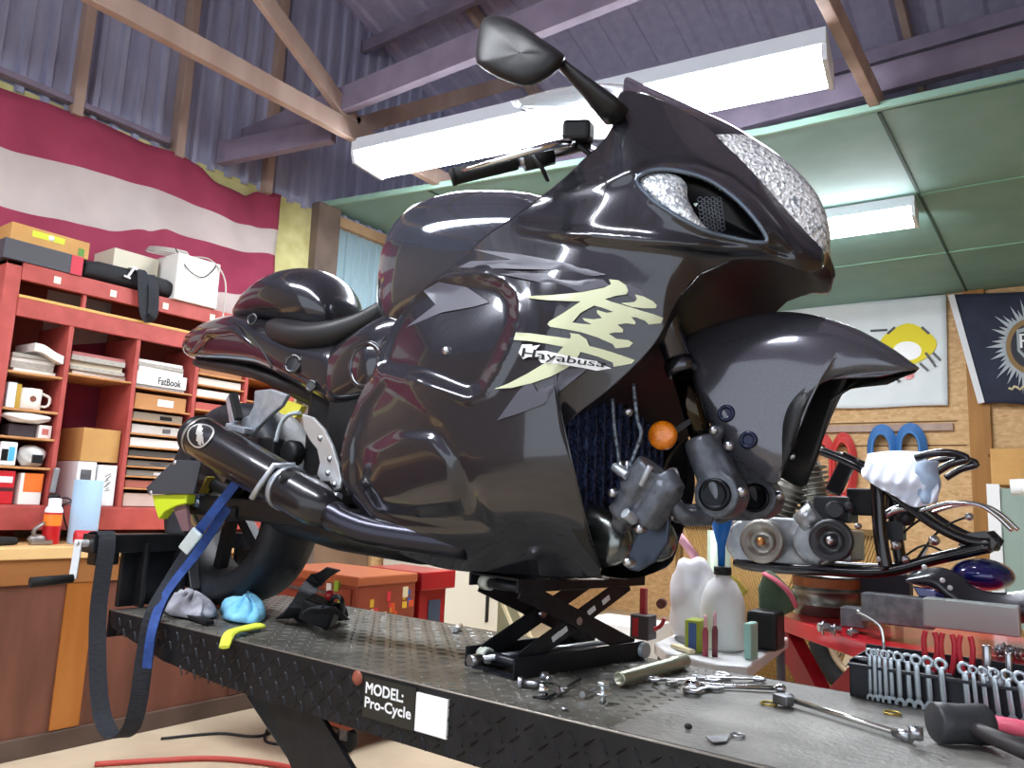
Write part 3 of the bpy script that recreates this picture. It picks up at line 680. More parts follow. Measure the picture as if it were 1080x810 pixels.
# muffler, header pipe
b = MB(); m0, m1 = U(208, 459, .26), U(352, 543, .235); v = (m1-m0).normalized(); L = (m1-m0).length
b.tube([m0, m0+v*.02, m0+v*.04, m0+v*(L*.5), m0+v*(L*.88), m1], [.052, .057, .058, .058, .054, .038], 32); muf = b.build('muffler', mat('satin_black_pipe', '#2a2a2e', .28, .6, coat=.5), moto)
b = MB(); b.tube([m0-v*.012, m0-v*.008, m0+v*.002, m0+v*.014, m0+v*.016], [.040, .056, .0595, .0595, .056], 32); b.build('end_cap', mat('cap_black', '#222226', .35, .5), muf)
b = MB(); b.tube([m0+v*.018, m0+v*.028], .0592, 32); b.build('end_ring', mat('band_grey', '#a6a29c', .3, .8), muf)
b = MB(); b.tube(spline([m1-v*.02, m1+v*.05, m1+Vector((.13, .03, -.035)), m1+Vector((.35, .09, -.05))], 5), [.037]*4+[.033]*12, 20); b.build('header_pipe', mat('blued_pipe', '#3d3d46', .25, .9), moto)
side = v.cross(Vector((0, 0, 1))).normalized(); upv = side.cross(v).normalized()
def onmuf(s, a, lift=.001): q = m0+v*s; n = (side*math.cos(a)+upv*math.sin(a)); return q + n*(.0585+lift)
b = MB(); rr = []
for r_ in (1.0, .02): rr.append([onmuf(.088+.052*r_*math.cos(t), .45+.62*r_*math.sin(t), .0012) for t in (2*math.pi*k/36 for k in range(36))])
b.grid(rr, True); bd = b.build('oval_badge', mat('badge_grey', '#35353a', .3, .6), muf)
b = MB(); rr = [[onmuf(.088+.052*r_*math.cos(t), .45+.62*r_*math.sin(t), .0018) for t in (2*math.pi*k/36 for k in range(36))] for r_ in (1.0, .88)]; b.grid(rr, True)
for s_, a_, w_, h_ in ((.070, .62, .008, .25), (.085, .45, .007, .32), (.099, .32, .008, .28), (.112, .3, .006, .15)):
    rr = [[onmuf(s_-w_+.012*(1-2*k/4), a_-h_+k*h_/2, .0018) for k in range(5)], [onmuf(s_+w_+.012*(1-2*k/4), a_-h_+k*h_/2, .0018) for k in range(5)]]; b.grid(rr)
b.build('badge_mark', mat('badge_silver', '#c9c7c2', .3, .6), muf)
b = MB(); q = m0+v*(L*.70); b.tube([q-v*.008, q+v*.008], .0595, 32); b.tube([q+upv*.06, q+upv*.05+side*.045-v*.02, q+side*.062-upv*.01-v*.03, q+side*.064-upv*.045-v*.04], .008, 10); b.build('muffler_clamp', alu, muf)
# passenger peg bracket, peg, heel plate
b = MB(); D = .17
b.prism([U(x, y, D) for x, y in ((268, 412), (285, 410), (303, 416), (296, 428), (284, 438), (272, 450), (262, 462), (248, 462), (240, 452), (248, 443), (262, 438), (267, 428))], (0, .016, 0)); b.beam(U(242, 418, D+.01), U(247, 448, D+.02), .014, .03); b.beam(U(242, 450, D+.02), U(262, 455, D+.02), .03, .02)
br = b.build('peg_bracket', alu, moto, bevel=.004)
b = MB(); b.beam(U(246, 416, D+.025), U(252, 442, D+.03), .02, .016); b.build('peg_rubber', rubber, br)
b = MB(); D = .19
b.prism([U(x, y, D) for x, y in ((318, 436), (330, 440), (341, 452), (350, 470), (357, 492), (360, 505), (358, 516), (352, 518), (347, 508), (336, 508), (334, 500), (337, 488), (334, 474), (326, 464), (320, 452))], (0, .010, 0)); hp = b.build('heel_plate', mat('heel_plate_alu', '#cfd2d4', .3, .7), moto, bevel=.003)
for px in ((338, 462), (348, 484), (346, 499), (353, 511)):
    b = MB(); b.lathe([(0, -.006), (.006, -.005), (.008, 0)], U(*px, D), (0, 1, 0), 14); b.build('plate_bolt', steel, hp)
b = MB(); b.tube([U(334, 506, D+.01), U(328, 507, D+.03)], .012, 12); b.tube([U(330, 508, D+.03), U(296, 503, D+.10)], [.014, .016], 12); pg = b.build('foot_peg', rubber, moto)
b = MB(); b.beam(U(330, 513, D+.03), U(300, 512, D+.09), .03, .012); b.build('peg_base', alu, pg)
b = MB(); b.tube([U(338, 517, D+.02), U(345, 523, D+.03), U(358, 524, D+.03)], [.010, .012, .010], 10); b.build('brake_pedal', alu, moto)
b = MB(); b.tube(spline([U(291, 466, .16), U(296, 448, .16), U(304, 438, .16), U(316, 435, .17)], 5), .006, 8); b.build('brake_line', mat('pale_hose', '#aab4b8', .4), moto)
b = MB(); b.lathe([(0, -.02), (.03, -.02), (.036, -.01), (.036, .02), (0, .02)], U(308, 478, .12), (0, 1, 0), 20); b.box(U(285, 475, .13), (.08, .04, .07)); b.build('rear_linkage', blackm, moto, bevel=.006)
b = MB(); b.prism([U(x, y, .10) for x, y in ((285, 425), (300, 422), (318, 428), (312, 440), (296, 436))], (0, .02, 0)); b.build('yellow_tag', mat('yellow_plastic', '#d8d04a', .5), moto)
b = MB(); b.tube(spline([U(368, 520, .2), U(380, 530, .2), U(392, 545, .19), (U(386, 556, .19))], 4), .006, 8); b.build('sensor_wire', rubber, moto)
b = MB(); b.b2((-1.62, YC-.13, 1.08), (-1.36, YC+.13, 1.30)); b.build('gearcase', blackm, moto, bevel=.02)
# plate carrier hanging behind the wheel
b = MB(); b.prism([U(x, y, .21) for x, y in ((184, 485), (212, 486), (204, 521), (156, 521), (154, 514))], (.0, .006, 0)); pl = b.build('plate_carrier', mat('slate_plastic', '#3a4148', .4), moto, bevel=.002)
for px in ((184, 488), (159, 520)):
    b = MB(); b.lathe([(0, -.004), (.006, -.003), (.008, 0)], U(*px, .21), (0, 1, 0), 12); b.build('carrier_bolt', steel, pl)
b = MB(); b.prism([U(x, y, .20) for x, y in ((160, 522), (197, 521), (196, 531), (184, 534), (173, 540), (167, 548), (163, 535))], (0, .03, 0)); b.build('yellow_green_reflector', mat('yellow_green', '#c3d62c', .4), moto, bevel=.004)
b = MB(); b.tube([U(205, 530, .12), U(212, 528, .15)], .022, 16); b.ball(U(209, 528, .15), .018); b.build('shock_end', mat('blue_steel', '#8aa2b8', .25, .9), moto)
b = MB(); b.tube([U(236, 541, .14), U(255, 541, .14)], .024, 14); b.tube([U(212, 505, .13), U(250, 520, .13)], .02, 12); b.beam(U(215, 515, .1), U(250, 490, .1), .08, .10); b.build('tail_linkage', blackm, moto, bevel=.004)
b = MB(); b.beam(U(215, 520, .15), U(223, 503, .15), .03, .008); b.build('olive_tab', mat('olive_tab', '#7a6c2a', .5), moto)
b = MB(); b.prism([U(x, y, .19) for x, y in ((182, 535), (196, 532), (199, 560), (192, 560))], (0, .01, 0)); b.build('brown_stay', mat('brown_stay', '#6e5358', .5), moto)

# ------------------------------------------------------------------ lift
lift = thing('motorcycle_lift', 'black diamond plate lift table carrying the motorcycle', 'lift table', (-1.0, 1.45, 0))
Y0, Y1, XE = 1.152, 1.753, .35
steelblk = mat('lift_black_steel', '#191a1d', .38, .4, '#222327', 25, .1)
deckm = mat('worn_deck', '#53524d', .36, .3, '#77756e', 7, .25, bscale=60, detail=8)
b = MB(); b.b2((-2.27, Y0+.004, TZ-.012), (XE, Y1-.004, TZ-.0002))
def lug(c, d, n, L=.026, w=.0045, h=.0022, curve=0.):
    d, n = Vector(d).normalized(), Vector(n); s = d.cross(n)
    pts = [(-L/2, 0, 0), (-L*.25, w*.9, 0), (-L*.25, -w*.9, 0), (0, w, 0), (0, -w, 0), (L*.25, w*.9, 0), (L*.25, -w*.9, 0), (L/2, 0, 0), (-L*.3, 0, h), (L*.3, 0, h)]
    b.add([Vector(c)+d*x+s*(y+curve*(x/L)**2)+n*z for x, y, z in pts], [(0, 8, 1), (0, 2, 8), (1, 8, 9, 5), (2, 6, 9, 8), (5, 9, 7), (6, 7, 9)])
i = 0; x = -2.24
while x < -.62:
    y = Y0+.02; j = 0
    while y < Y1-.01:
        lug((x, y, TZ), (1, .6 if (i+j) % 2 else -.6, 0), (0, 0, 1)); y += .034; j += 1
    x += .034; i += 1
b.build('deck', deckm, lift)
b = MB(); b.b2((-.64, Y0+.012, TZ-.0002), (XE, Y1-.012, TZ+.0012)); b.build('deck_mat', mat('worn_mat', '#686762', .5, .1, '#86847f', 9, .3, bscale=80, detail=8), lift)
b = MB()
sk = [(-2.27, TZ), (-2.27, .655), (-2.242, .629), (-1.96, .581), (-1.70, .566), (-1.537, .560), (XE, .560), (XE, TZ)]
b.prism([(x, Y0, z) for x, z in sk], (0, .005, 0)); i = 0; x = -2.2
while x < XE:
    z = .572; j = 0
    while z < TZ-.01:
        if x > -1.9 or z > .60: lug((x+(j % 2)*.0, Y0, z), (.55, 0, -1) if (i+j) % 2 else (1, 0, .75), (0, -1, 0), .030, .0028, .003, .01 if (i+j) % 2 else 0)
        z += .026; j += 1
    x += .030; i += 1
b.build('side_skirt', steelblk, lift)
b = MB(); b.prism([(x, Y1-.005, z) for x, z in sk], (0, .005, 0)); b.build('side_skirt', steelblk, lift)
b = MB(); b.tube([(-2.27, Y0+.002, TZ), (XE, Y0+.002, TZ)], .0026, 6); b.build('worn_edge', mat('worn_edge_steel', '#8d8880', .4, .6), lift)
b = MB(); b.b2((-2.27, Y0, .60), (-2.262, Y1, TZ)); b.build('end_plate', steelblk, lift)
# label plates on the skirt
def skirt_pt(px, py): q = at(px, py, Y=Y0); return q
q0, q1 = skirt_pt(387, 741), skirt_pt(388, 713); q2 = skirt_pt(436, 759); ex = Vector((q2.x-q0.x, 0, q2.z-q0.z)); ey = Vector((0, 0, 1))
p0 = skirt_pt(384, 748); p1 = skirt_pt(438, 738)
b = MB(); b.b2((p0.x, Y0-.0045, .590), (p1.x+.004, Y0, .668)); b.build('model_plate', mat('plate_black', '#24241f', .4), lift)
text_on('MODEL:', (p0.x+.006, Y0-.0046, .636), (1, 0, 0), (0, 0, 1), .105, .021, whited, lift, bold=.0016)
text_on('Pro-Cycle', (p0.x+.006, Y0-.0046, .603), (1, 0, 0), (0, 0, 1), .128, .026, whited, lift, bold=.0014)
p0 = skirt_pt(439, 765); p1 = skirt_pt(474, 742)
b = MB(); b.b2((p0.x, Y0-.0048, .592), (p1.x, Y0, .662)); b.build('paper_label', mat('label_white', '#eef0f0', .5), lift)
b = MB(); p = skirt_pt(377, 715); b.lathe([(0, -.004), (.012, -.004), (.015, 0)], p, (0, 1, 0), 24); b.build('round_reflector', mat('rusty_orange', '#8a4a38', .5), lift)
# scissor legs, base
b = MB(); b.beam((-1.62, Y0+.05, .58), (-.75, Y0+.05, .06), .03, .09); b.build('leg', mat('leg_blue_black', '#1d2730', .3, .5), lift, bevel=.004)
b = MB(); b.prism([at(x, y, Y=Y0+.015) for x, y in ((278, 735), (336, 752), (372, 812), (308, 812))], (0, .012, 0)); b.build('leg_gusset', steelblk, lift)
b = MB(); b.beam((-1.62, Y1-.05, .58), (-.75, Y1-.05, .06), .03, .09); b.build('leg', steelblk, lift, bevel=.004)
b = MB()
for y in (Y0+.02, Y1-.02): b.b2((-1.0, y-.03, 0), (XE, y+.03, .06))
b.b2((-1.0, Y0+.02, 0), (-.94, Y1-.02, .05)); b.b2((XE-.06, Y0+.02, 0), (XE, Y1-.02, .05)); b.build('base_frame', steelblk, lift, bevel=.004)
for y in (Y0+.05, Y1-.05):
    b = MB(); b.beam((-.75, y+(.03 if y < 1.4 else -.03), .56), (.25, y+(.03 if y < 1.4 else -.03), .06), .03, .08); b.build('leg', steelblk, lift, bevel=.004)
# wheel vise with crank at the wall end
b = MB(); VX = -2.27
b.b2((VX-.07, 1.085, .835), (VX, 1.365, .888)); b.b2((VX-.05, 1.19, TZ), (VX-.03, 1.365, .84));  b.b2((VX-.05, 1.235, TZ), (VX+.012, 1.250, .86)); b.b2((VX-.05, 1.34, TZ), (VX+.03, 1.365, .86)); b.b2((VX-.06, 1.10, .80), (VX-.01, 1.17, .84))
vise = b.build('wheel_vise', steelblk, lift, bevel=.004)
b = MB(); b.b2((VX-.07, 1.575, .835), (VX, 1.74, .888)); b.b2((VX-.05, 1.575, TZ), (VX-.03, 1.72, .84)); b.build('vise_cheek', steelblk, vise, bevel=.004)
b = MB(); b.tube([(VX-.035, 1.05, .862), (VX-.035, 1.14, .862)], .011, 10); b.beam((VX-.035, 1.06, .872), (VX-.01, 1.045, .765), .02, .012); b.build('crank', mat('crank_pale', '#d7dadc', .35, .6), vise, bevel=.002)
b = MB(); b.tube([(VX-.01, 1.045, .768), (VX-.02, .94, .762)], [.012, .014], 12); b.build('crank_grip', rubber, vise)
for z in (.838, .825):
    b = MB(); b.lathe([(0, .006), (.008, .005), (.010, 0)], (VX+.03, 1.352, z-.02+.02*(z > .83)), (1, 0, 0), 12); b.build('vise_bolt', steel, vise)
b = MB(); p = at(196, 548, Y=1.40); q = at(206, 622, Y=1.36); b.beam(p, q, .03, .012); b.build('chock_stay', steelblk, lift, bevel=.002)

# ------------------------------------------------------------------ straps
def ribbon(P, w, th, m, name, parent=None, wdir=None, n=6):
    S = [Vector(p) for p in spline(P, n)]; b = MB(); rows = []
    for i, p in enumerate(S):
        t = (S[min(i+1, len(S)-1)]-S[max(i-1, 0)]).normalized(); d = Vector(wdir); d = (d - t*d.dot(t)).normalized(); k = t.cross(d)
        rows.append([p+d*(w/2)+k*(th/2), p+d*(w/2)-k*(th/2), p-d*(w/2)-k*(th/2), p-d*(w/2)+k*(th/2)])
    b.loft(rows); return b.build(name, m, parent, smooth=False)
webblk = mat('black_webbing', '#1e2026', .8, 0, '#282b33', 60, .3, stretch=(1, 1, 6))
webblue = mat('blue_webbing', '#1e4286', .7, 0, '#193876', 60, .3)
X_ = VX+.01
P = [at(103, 640, X=X_-.02), at(102, 600, X=X_-.02), (VX-.0, 1.165, .875), (VX-.035, 1.165, .895), (VX-.078, 1.165, .86)]
st = ribbon([(VX-.078, 1.118, .84), (VX-.078, 1.118, .87), (VX-.035, 1.118, .893), (VX+.010, 1.118, .872), at(104, 640, Y=1.118), at(103, 700, Y=1.118), at(106, 745, Y=1.118), at(113, 768, Y=1.118), at(124, 778, Y=1.118), at(138, 768, Y=1.118), at(146, 740, Y=1.118), at(153, 690, Y=1.12), at(162, 648, Y=1.135), at(180, 615, Y=1.20), at(203, 578, Y=1.25)], .044, .003, webblk, 'hanging_strap', None, (.45, .9, 0))
tag(st, 'long black webbing strap looped over the end bar of the lift', 'strap')
ts = thing('tie_down_strap', 'blue tie-down strap with a pale buckle running from the rear wheel to the deck', 'strap', at(160, 650, Y=1.12))
ribbon([at(155, 705, Y=1.105), at(161, 662, Y=1.11), at(176, 625, Y=1.18), at(210, 580, Y=1.24), at(240, 535, Y=1.25)], .026, .003, webblue, 'webbing', ts, (.9, .45, 0))
ribbon([at(205, 566, Y=1.21), at(225, 540, Y=1.22), at(250, 508, Y=1.24), at(276, 472, Y=1.25)], .026, .003, webblue, 'webbing', ts, (.9, .45, 0))
b = MB(); b.beam(at(193, 581, Y=1.19), at(209, 560, Y=1.20), .035, .010, (1, -1, .3)); b.build('buckle', mat('buckle_pale', '#cfe0e8', .3, .5), ts, bevel=.004)
# ------------------------------------------------------------------ scissor jack under the belly
J0 = Vector((-.944, 1.317, TZ)); jy = Vector((.20, .98, 0)).normalized(); jx = Vector((jy.y, -jy.x, 0)); JZ = Vector((0, 0, 1))
def J(x, y, z): return J0 + jx*x + jy*y + JZ*z
jack = thing('scissor_jack', 'black scissor jack standing on the deck under the motorcycle belly', 'jack', J(-.08, .2, 0))
jm = mat('jack_black', '#1b1d22', .35, .4, '#24272e', 30, .15)
JL, JH = .42, .198
def rail(z, h, name, y0=0., y1=JL):
    b = MB()
    for x in (0, -.155): b.prism([J(x, y0, z), J(x, y1, z), J(x, y1, z+h), J(x, y0, z+h)], jx*-.006)
    b.prism([J(-.16, y0-.0, z), J(0, y0, z), J(0, y1, z), J(-.16, y1, z)], (0, 0, .004)) if z < .05 else b.prism([J(-.16, y0, z+h-.004), J(0, y0, z+h-.004), J(0, y1, z+h-.004), J(-.16, y1, z+h-.004)], (0, 0, .004))
    return b.build(name, jm, jack, bevel=.0015)
rail(0, .042, 'base_rail'); rail(JH-.026, .028, 'top_rail')
def arm(x, a, c):
    b = MB(); b.beam(J(x, *a), J(x, *c), .006, .040, JZ); return b.build('arm', jm, jack, bevel=.0015)
for x in (-.012, -.142): arm(x, (.02, JH-.02), (JL-.03, .028)); arm(x-.008*(1 if x > -.1 else -1), (.03, .028), (JL-.04, JH-.02))
for x in (-.02, -.134): 
    b = MB(); b.tube([J(x+.012, .2, (JH+.006)/2), J(x-.014, .2, (JH+.006)/2)], .009, 14); b.build('pivot_bolt', steel, jack)
for y, z in ((.025, JH-.018), (.03, .026)):
    b = MB(); b.tube([J(-.01, y, z), J(-.15, y, z)], .011, 14); rd = b.build('cross_rod', jm, jack)
    b = MB(); b.tube([J(-.115, y, z), J(-.14, y, z)], .0165, 20); b.build('roller', mat('roller_white', '#b9c0b4', .5), jack)
b = MB(); b.tube([J(-.09, -.02, .028), J(-.09, JL+.02, .028)], .007, 12); b.build('lead_screw', steel, jack)
b = MB(); b.tube([J(-.09, -.045, .028), J(-.09, -.015, .028)], .012, 6); b.build('screw_head', steel, jack)
b = MB(); b.tube([J(-.08, JL-.005, .022), J(0.01, JL-.005, .022)], .018, 18); b.build('end_roller', mat('end_roller', '#a9b4bc', .4, .3), jack)
b = MB(); b.b2(J(-.12, .02, JH+.002), J(-.03, .40, JH+.016)); b.build('rubber_pad', rubber, jack, bevel=.003)
for s in (.30, .36, .62, .76):
    b = MB(); q = J(.0, .03+(JL-.07)*s, .028+(JH-.048)*s) + jx*-.0165+JZ*0; b.beam(q-jy*.012-JZ*.006+jx*.0005, q+jy*.012+JZ*.006+jx*.0005, .0012, .012, JZ); b.build('paint_mark', whited, jack)

# ------------------------------------------------------------------ small things on the deck
def deckp(px, py, h=0.): q = at(px, py, Z=TZ+.003+h); return q
def cloth(name, pts, m, label, cat, seed, hgt=.035, lift=.0):
    """crumpled cloth: a folded sheet over an outline on the deck"""
    rnd = random.Random(seed); P = [deckp(*p) for p in pts]; c = sum(P, Vector())/len(P); b = MB(); n = 40; rows = []
    S = [Vector(q) for q in spline(P, 6, True)]; N = len(S)
    ph = [rnd.uniform(0, 6.28) for _ in range(8)]
    for i in range(9):
        s = 1-i/8*.97; row = []
        for k in range(N):
            q = c+(S[k]-c)*s; th = 2*math.pi*k/N
            fold = .5+.5*math.sin(5*th+ph[0]+3*s)*math.cos(3*th+ph[1]) ; fold2 = .5+.5*math.sin(9*th+ph[2]+7*s)
            h = hgt*(1-s*s)**.5*(.45+.4*fold+.3*fold2)+.002*(1-s)
            row.append(q+Vector((.006*math.sin(7*th+ph[3]+9*s), .006*math.cos(6*th+ph[4]+8*s), h+lift+.004)))
        rows.append(row)
    b.grid(rows, True); o = b.f.append(tuple(reversed(range(N)))); b.fs.append(True)
    ob = b.build(name, m); return tag(ob, label, cat)
clothw = mat('grey_white_cloth', '#b9b9c0', .9, 0, '#8b8b96', 20, .3)
cloth('rag', [(168, 645), (190, 652), (215, 655), (228, 648), (222, 638), (205, 633), (185, 632), (170, 637)], clothw, 'crumpled grey and white rag on the deck behind the rear wheel', 'rag', 3, .05)
cloth('rag', [(232, 650), (250, 658), (272, 658), (281, 650), (274, 643), (255, 640), (240, 644)], mat('blue_cloth', '#8fd0ee', .9, 0, '#6fb6da', 20, .3), 'crumpled light blue shop towel on the deck by the rear tyre', 'rag', 5, .055)
b = MB(); S = spline([deckp(237, 677, .004)+Vector((0, 0, -.012)), deckp(243, 668, .010), deckp(258, 663, .010), deckp(273, 660, .008)], 5); b.tube(S, [.012+.010*i/(len(S)-1) for i in range(len(S))], 12, flat=.35)
tag(b.build('glove', mat('yellow_green_cloth', '#d6e24a', .8)), 'yellow green cloth strip bent over the near edge of the deck', 'cloth strip')
b = MB(); P = [deckp(190, 644), deckp(232, 658)]; b.beam(P[0]+Vector((0, -.03, .006)), P[1]+Vector((0, -.03, .006)), .025, .010); tag(b.build('plate_strip', blackm, bevel=.002), 'flat black bar lying on the deck in front of the grey rag', 'bar')
rs = thing('ratchet_strap', 'bundle of black ratchet strap lying beside the rear tyre', 'strap', deckp(335, 652))
for P, w in (([deckp(300, 652, .004), deckp(315, 640, .05), at(330, 615, Y=1.58), at(352, 600, Y=1.6)], .05), ([deckp(312, 654, .004), deckp(330, 645, .03), deckp(352, 640, .06), deckp(358, 650, .01)], .05), ([deckp(322, 653, .004), deckp(340, 640, .08), deckp(360, 654, .004)], .045)):
    ribbon(P, w, .004, webblk, 'webbing', rs, (.5, 1, 0))
b = MB(); b.box(deckp(338, 645, .045), (.09, .06, .06), (.2, .3, .5)); b.build('ratchet', blackm, rs, bevel=.008)
b = MB(); b.tube(spline([deckp(345, 640, .02), deckp(352, 630, .10), deckp(360, 632, .12), deckp(362, 645, .04)], 4), .006, 8); b.build('hook', blackm, rs)
b = MB(); b.ball(deckp(348, 628, .09), .014); b.build('red_knob', red, rs)
# bolts and sockets
def bolt(p, d, L, r, label, group=None, washer=False, m=steel):
    p, d = Vector(p), Vector(d).normalized(); t = thing('bolt', label, 'bolt', p, group)
    b = MB(); b.tube([p, p+d*L], r, 12); b.build('shank', m, t)
    b = MB(); b.tube([p+d*L, p+d*(L+r*1.4)], r*1.9, 6); b.build('head', m, t, bevel=.0005)
    if washer: b = MB(); b.tube([p+d*(L*.55), p+d*(L*.62)], r*2.6, 20); b.build('washer', m, t)
    return t
bz = mat('zinc', '#d4dde0', .25, .9)
p = deckp(636, 742); bolt(p, (0, 0, 1), .030, .006, 'zinc bolt with a washer standing upright on the deck in front of the jack', washer=True, m=bz)
p = deckp(603, 737, .006); bolt(deckp(628, 727, .006), p-deckp(628, 727, .006), .05, .0035, 'thin bolt with a bright head lying left of the upright zinc bolt')
for i, (x, y, dx, dy, L, r, lab) in enumerate([(575, 722, -12, -1, .045, .006, 'round headed bolt lying left of the chrome socket by the jack'), (580, 717, -6, -3, .02, .006, 'short bolt lying closest to the jack base'), (598, 728, -14, 1, .018, .006, 'stubby bolt lying right of the chrome socket by the jack')]):
    a, c = deckp(x, y, .007), deckp(x+dx, y+dy, .007); bolt(a, c-a, L, r, lab)
b = MB(); a = deckp(577, 727, .013); b.tube([a, a+Vector((-.012, -.012, 0))], .013, 16); b.lathe([(.008, 0), (.013, .0), (.013, .002)], a, (-1, -1, 0), 16)
tag(b.build('socket', chrome), 'small chrome socket among the loose bolts by the jack', 'socket')
b = MB(); S = [deckp(562, 735, .003), deckp(576, 737, .003), deckp(590, 729, .003), deckp(612, 716, .003)]; b.tube(S, .0028, 6); tag(b.build('hex_key', blackm), 'black bent hex key lying below the loose bolts', 'hex key')
b = MB(); b.lathe([(0, 0), (.0055, 0), (.006, .003), (0, .004)], deckp(595, 748), (0, 0, 1), 12); tag(b.build('washer', bz), 'tiny washer near the deck edge below the hex key', 'washer')
b = MB(); b.tube([deckp(480, 664, .006), deckp(486, 660, .006)], .007, 10); tag(b.build('nut', bz), 'small nut on the deck left of the jack', 'nut')
# steel socket tube and wrenches
b = MB(); a, c = deckp(653, 716, .014), deckp(722, 697, .014); v = (c-a).normalized(); Lc = (c-a).length
o = a; b.lathe([(.0095, .0), (.0135, 0), (.014, .004), (.014, Lc*.75), (.0165, Lc*.78), (.0165, Lc), (0, Lc)], o, v, 24); b.lathe([(.0095, 0), (.009, .03), (0, .031)], o, v, 24)
tag(b.build('socket_tube', mat('steel_greenish', '#c6c8b4', .3, .8)), 'thick pale steel spark plug socket lying right of the jack', 'socket')
def spanner(a, c, w, label, group=None, ring_a=True, m=steel, z=.005, name='wrench'):
    a, c = Vector(a), Vector(c); d = (c-a).normalized(); n = Vector((0, 0, 1)); s = d.cross(n).normalized(); b = MB(); L = (c-a).length
    b.loft([[a+d*t+s*(w*.32*math.cos(q))+n*(z*.5*math.sin(q)) for q in (2*math.pi*k/10 for k in range(10))] for t in (w*.7, L*.5, L-w*.7)])
    if ring_a: b.torus(a, w*.62, w*.26, n, 20, 8, .8)
    else: b.ball(a, (w*.5, w*.5, z*.6))
    q = c; jaw = [(-.75, -.35), (-.2, -.85), (.6, -.8), (.75, -.42), (.1, -.36), (.0, 0), (.1, .36), (.75, .42), (.6, .8), (-.2, .85), (-.75, .35)]
    b.prism([q+d*(x*w)+s*(y*w)-n*(z*.5) for x, y in jaw], n*z)
    return tag(b.build(name, m, bevel=.0008), label, 'wrench', group)
spanner(deckp(752, 717, .005), deckp(690, 716, .005), .020, 'short steel spanner lying across the socket tube end')
spanner(deckp(762, 712, .006), deckp(706, 718, .006), .022, 'bright combination wrench in the pile right of the socket tube')
spanner(deckp(800, 716, .005), deckp(738, 714, .008), .018, 'wrench at the far side of the wrench pile')
spanner(deckp(730, 728, .006), deckp(752, 724, .006), .022, 'stubby chrome wrench at the front of the wrench pile')
b = MB(); b.tube([deckp(728, 722, .005), deckp(770, 724, .005), deckp(822, 726, .006)], [.006, .0045, .0045], 10); b.ball(deckp(823, 726, .007), (.012, .012, .009)); b.ball(deckp(730, 722, .008), (.016, .014, .011)); tag(b.build('ratchet_wrench', chrome), 'long chrome ratchet reaching right from the wrench pile', 'ratchet')
lw = thing('breaker_bar', 'long steel breaker bar lying across the right half of the deck', 'breaker bar', deckp(900, 755))
a, c = deckp(832, 737, .010), deckp(943, 772, .008); b = MB(); b.tube([a, c], [.0058, .0050], 12); b.build('bar', mat('bright_bar', '#cfcdc6', .25, .9), lw)
b = MB(); b.box(deckp(826, 738, .012), (.034, .022, .018), (0, 0, -.4)); b.ball(deckp(832, 737, .012), .011); b.build('head', dsteel, lw, bevel=.003)
b = MB(); d = (c-a).normalized(); b.tube([c, c+d*.03], [.008, .009], 12); b.lathe([(.006, 0), (.011, 0), (.011, .018), (.006, .018)], c+d*.04+Vector((0, -.012, .003)), (0, 0, 1), 16); b.build('socket', steel, lw)
for px, py, r, lab in ((941, 752, .014, 'brass ring lying on the deck in front of the wrench tray'), (811, 742, .014, 'brass ring lying left of the breaker bar head'), (778, 775, .010, 'flat washer at the near side of the deck')):
    b = MB(); b.torus(deckp(px, py, .002), r, .0022, (0, 0, 1), 24, 6); tag(b.build('ring', mat('brass', '#b9a04a', .3, .9) if px > 800 else steel), lab, 'ring')
b = MB(); P = [deckp(x, y, .001) for x, y in ((744, 778), (752, 784), (766, 783), (770, 776))]; b.prism(P, (0, 0, .002)); tag(b.build('metal_shim', dsteel), 'flat grey metal shim at the near side of the deck', 'shim')
b = MB(); b.ball(deckp(726, 766, .004), (.007, .006, .005), 8, 6); tag(b.build('pebble', blackm), 'small dark clump of dirt on the deck', 'debris')
# mallet
ml = thing('rubber_mallet', 'black rubber mallet lying at the right end of the deck', 'mallet', deckp(1010, 775))
a, c = deckp(978, 768, .026), deckp(1022, 764, .026); b = MB(); v = (c-a).normalized(); Lm = (c-a).length
a2 = at(985, 762, Z=TZ+.035); c2 = a2+Vector((.79, .61, 0))*.088; v = (c2-a2).normalized(); Lm = (c2-a2).length
b.lathe([(0, 0), (.028, 0), (.0315, .004), (.0315, .02), (.030, Lm*.5), (.0315, Lm-.02), (.0315, Lm-.004), (.028, Lm), (0, Lm)], a2, v, 32); b.build('mallet_head', mat('mallet_rubber', '#2b2d31', .45, 0, '#36383c', 30), ml)
h = a2+v*(Lm*.5); e = deckp(1078, 790, .024); b = MB(); b.tube([h, h+(e-h)*.5, h+(e-h)*1.6], [.012, .013, .015], 14); b.build('handle', mat('dark_handle', '#2e2a2b', .5), ml)
pk = thing('screwdriver', 'pink and red handled tool lying behind the mallet handle', 'screwdriver', deckp(1050, 765))
b = MB(); b.tube([deckp(1030, 758, .012), deckp(1045, 762, .014), deckp(1076, 768, .014), deckp(1110, 775, .012)], [.009, .013, .014, .010], 8); b.build('handle', mat('pink_handle', '#e2607a', .4), pk)
b = MB(); b.tube([deckp(1030, 758, .012), deckp(1012, 752, .010)], .004, 8); b.build('shaft', steel, pk)
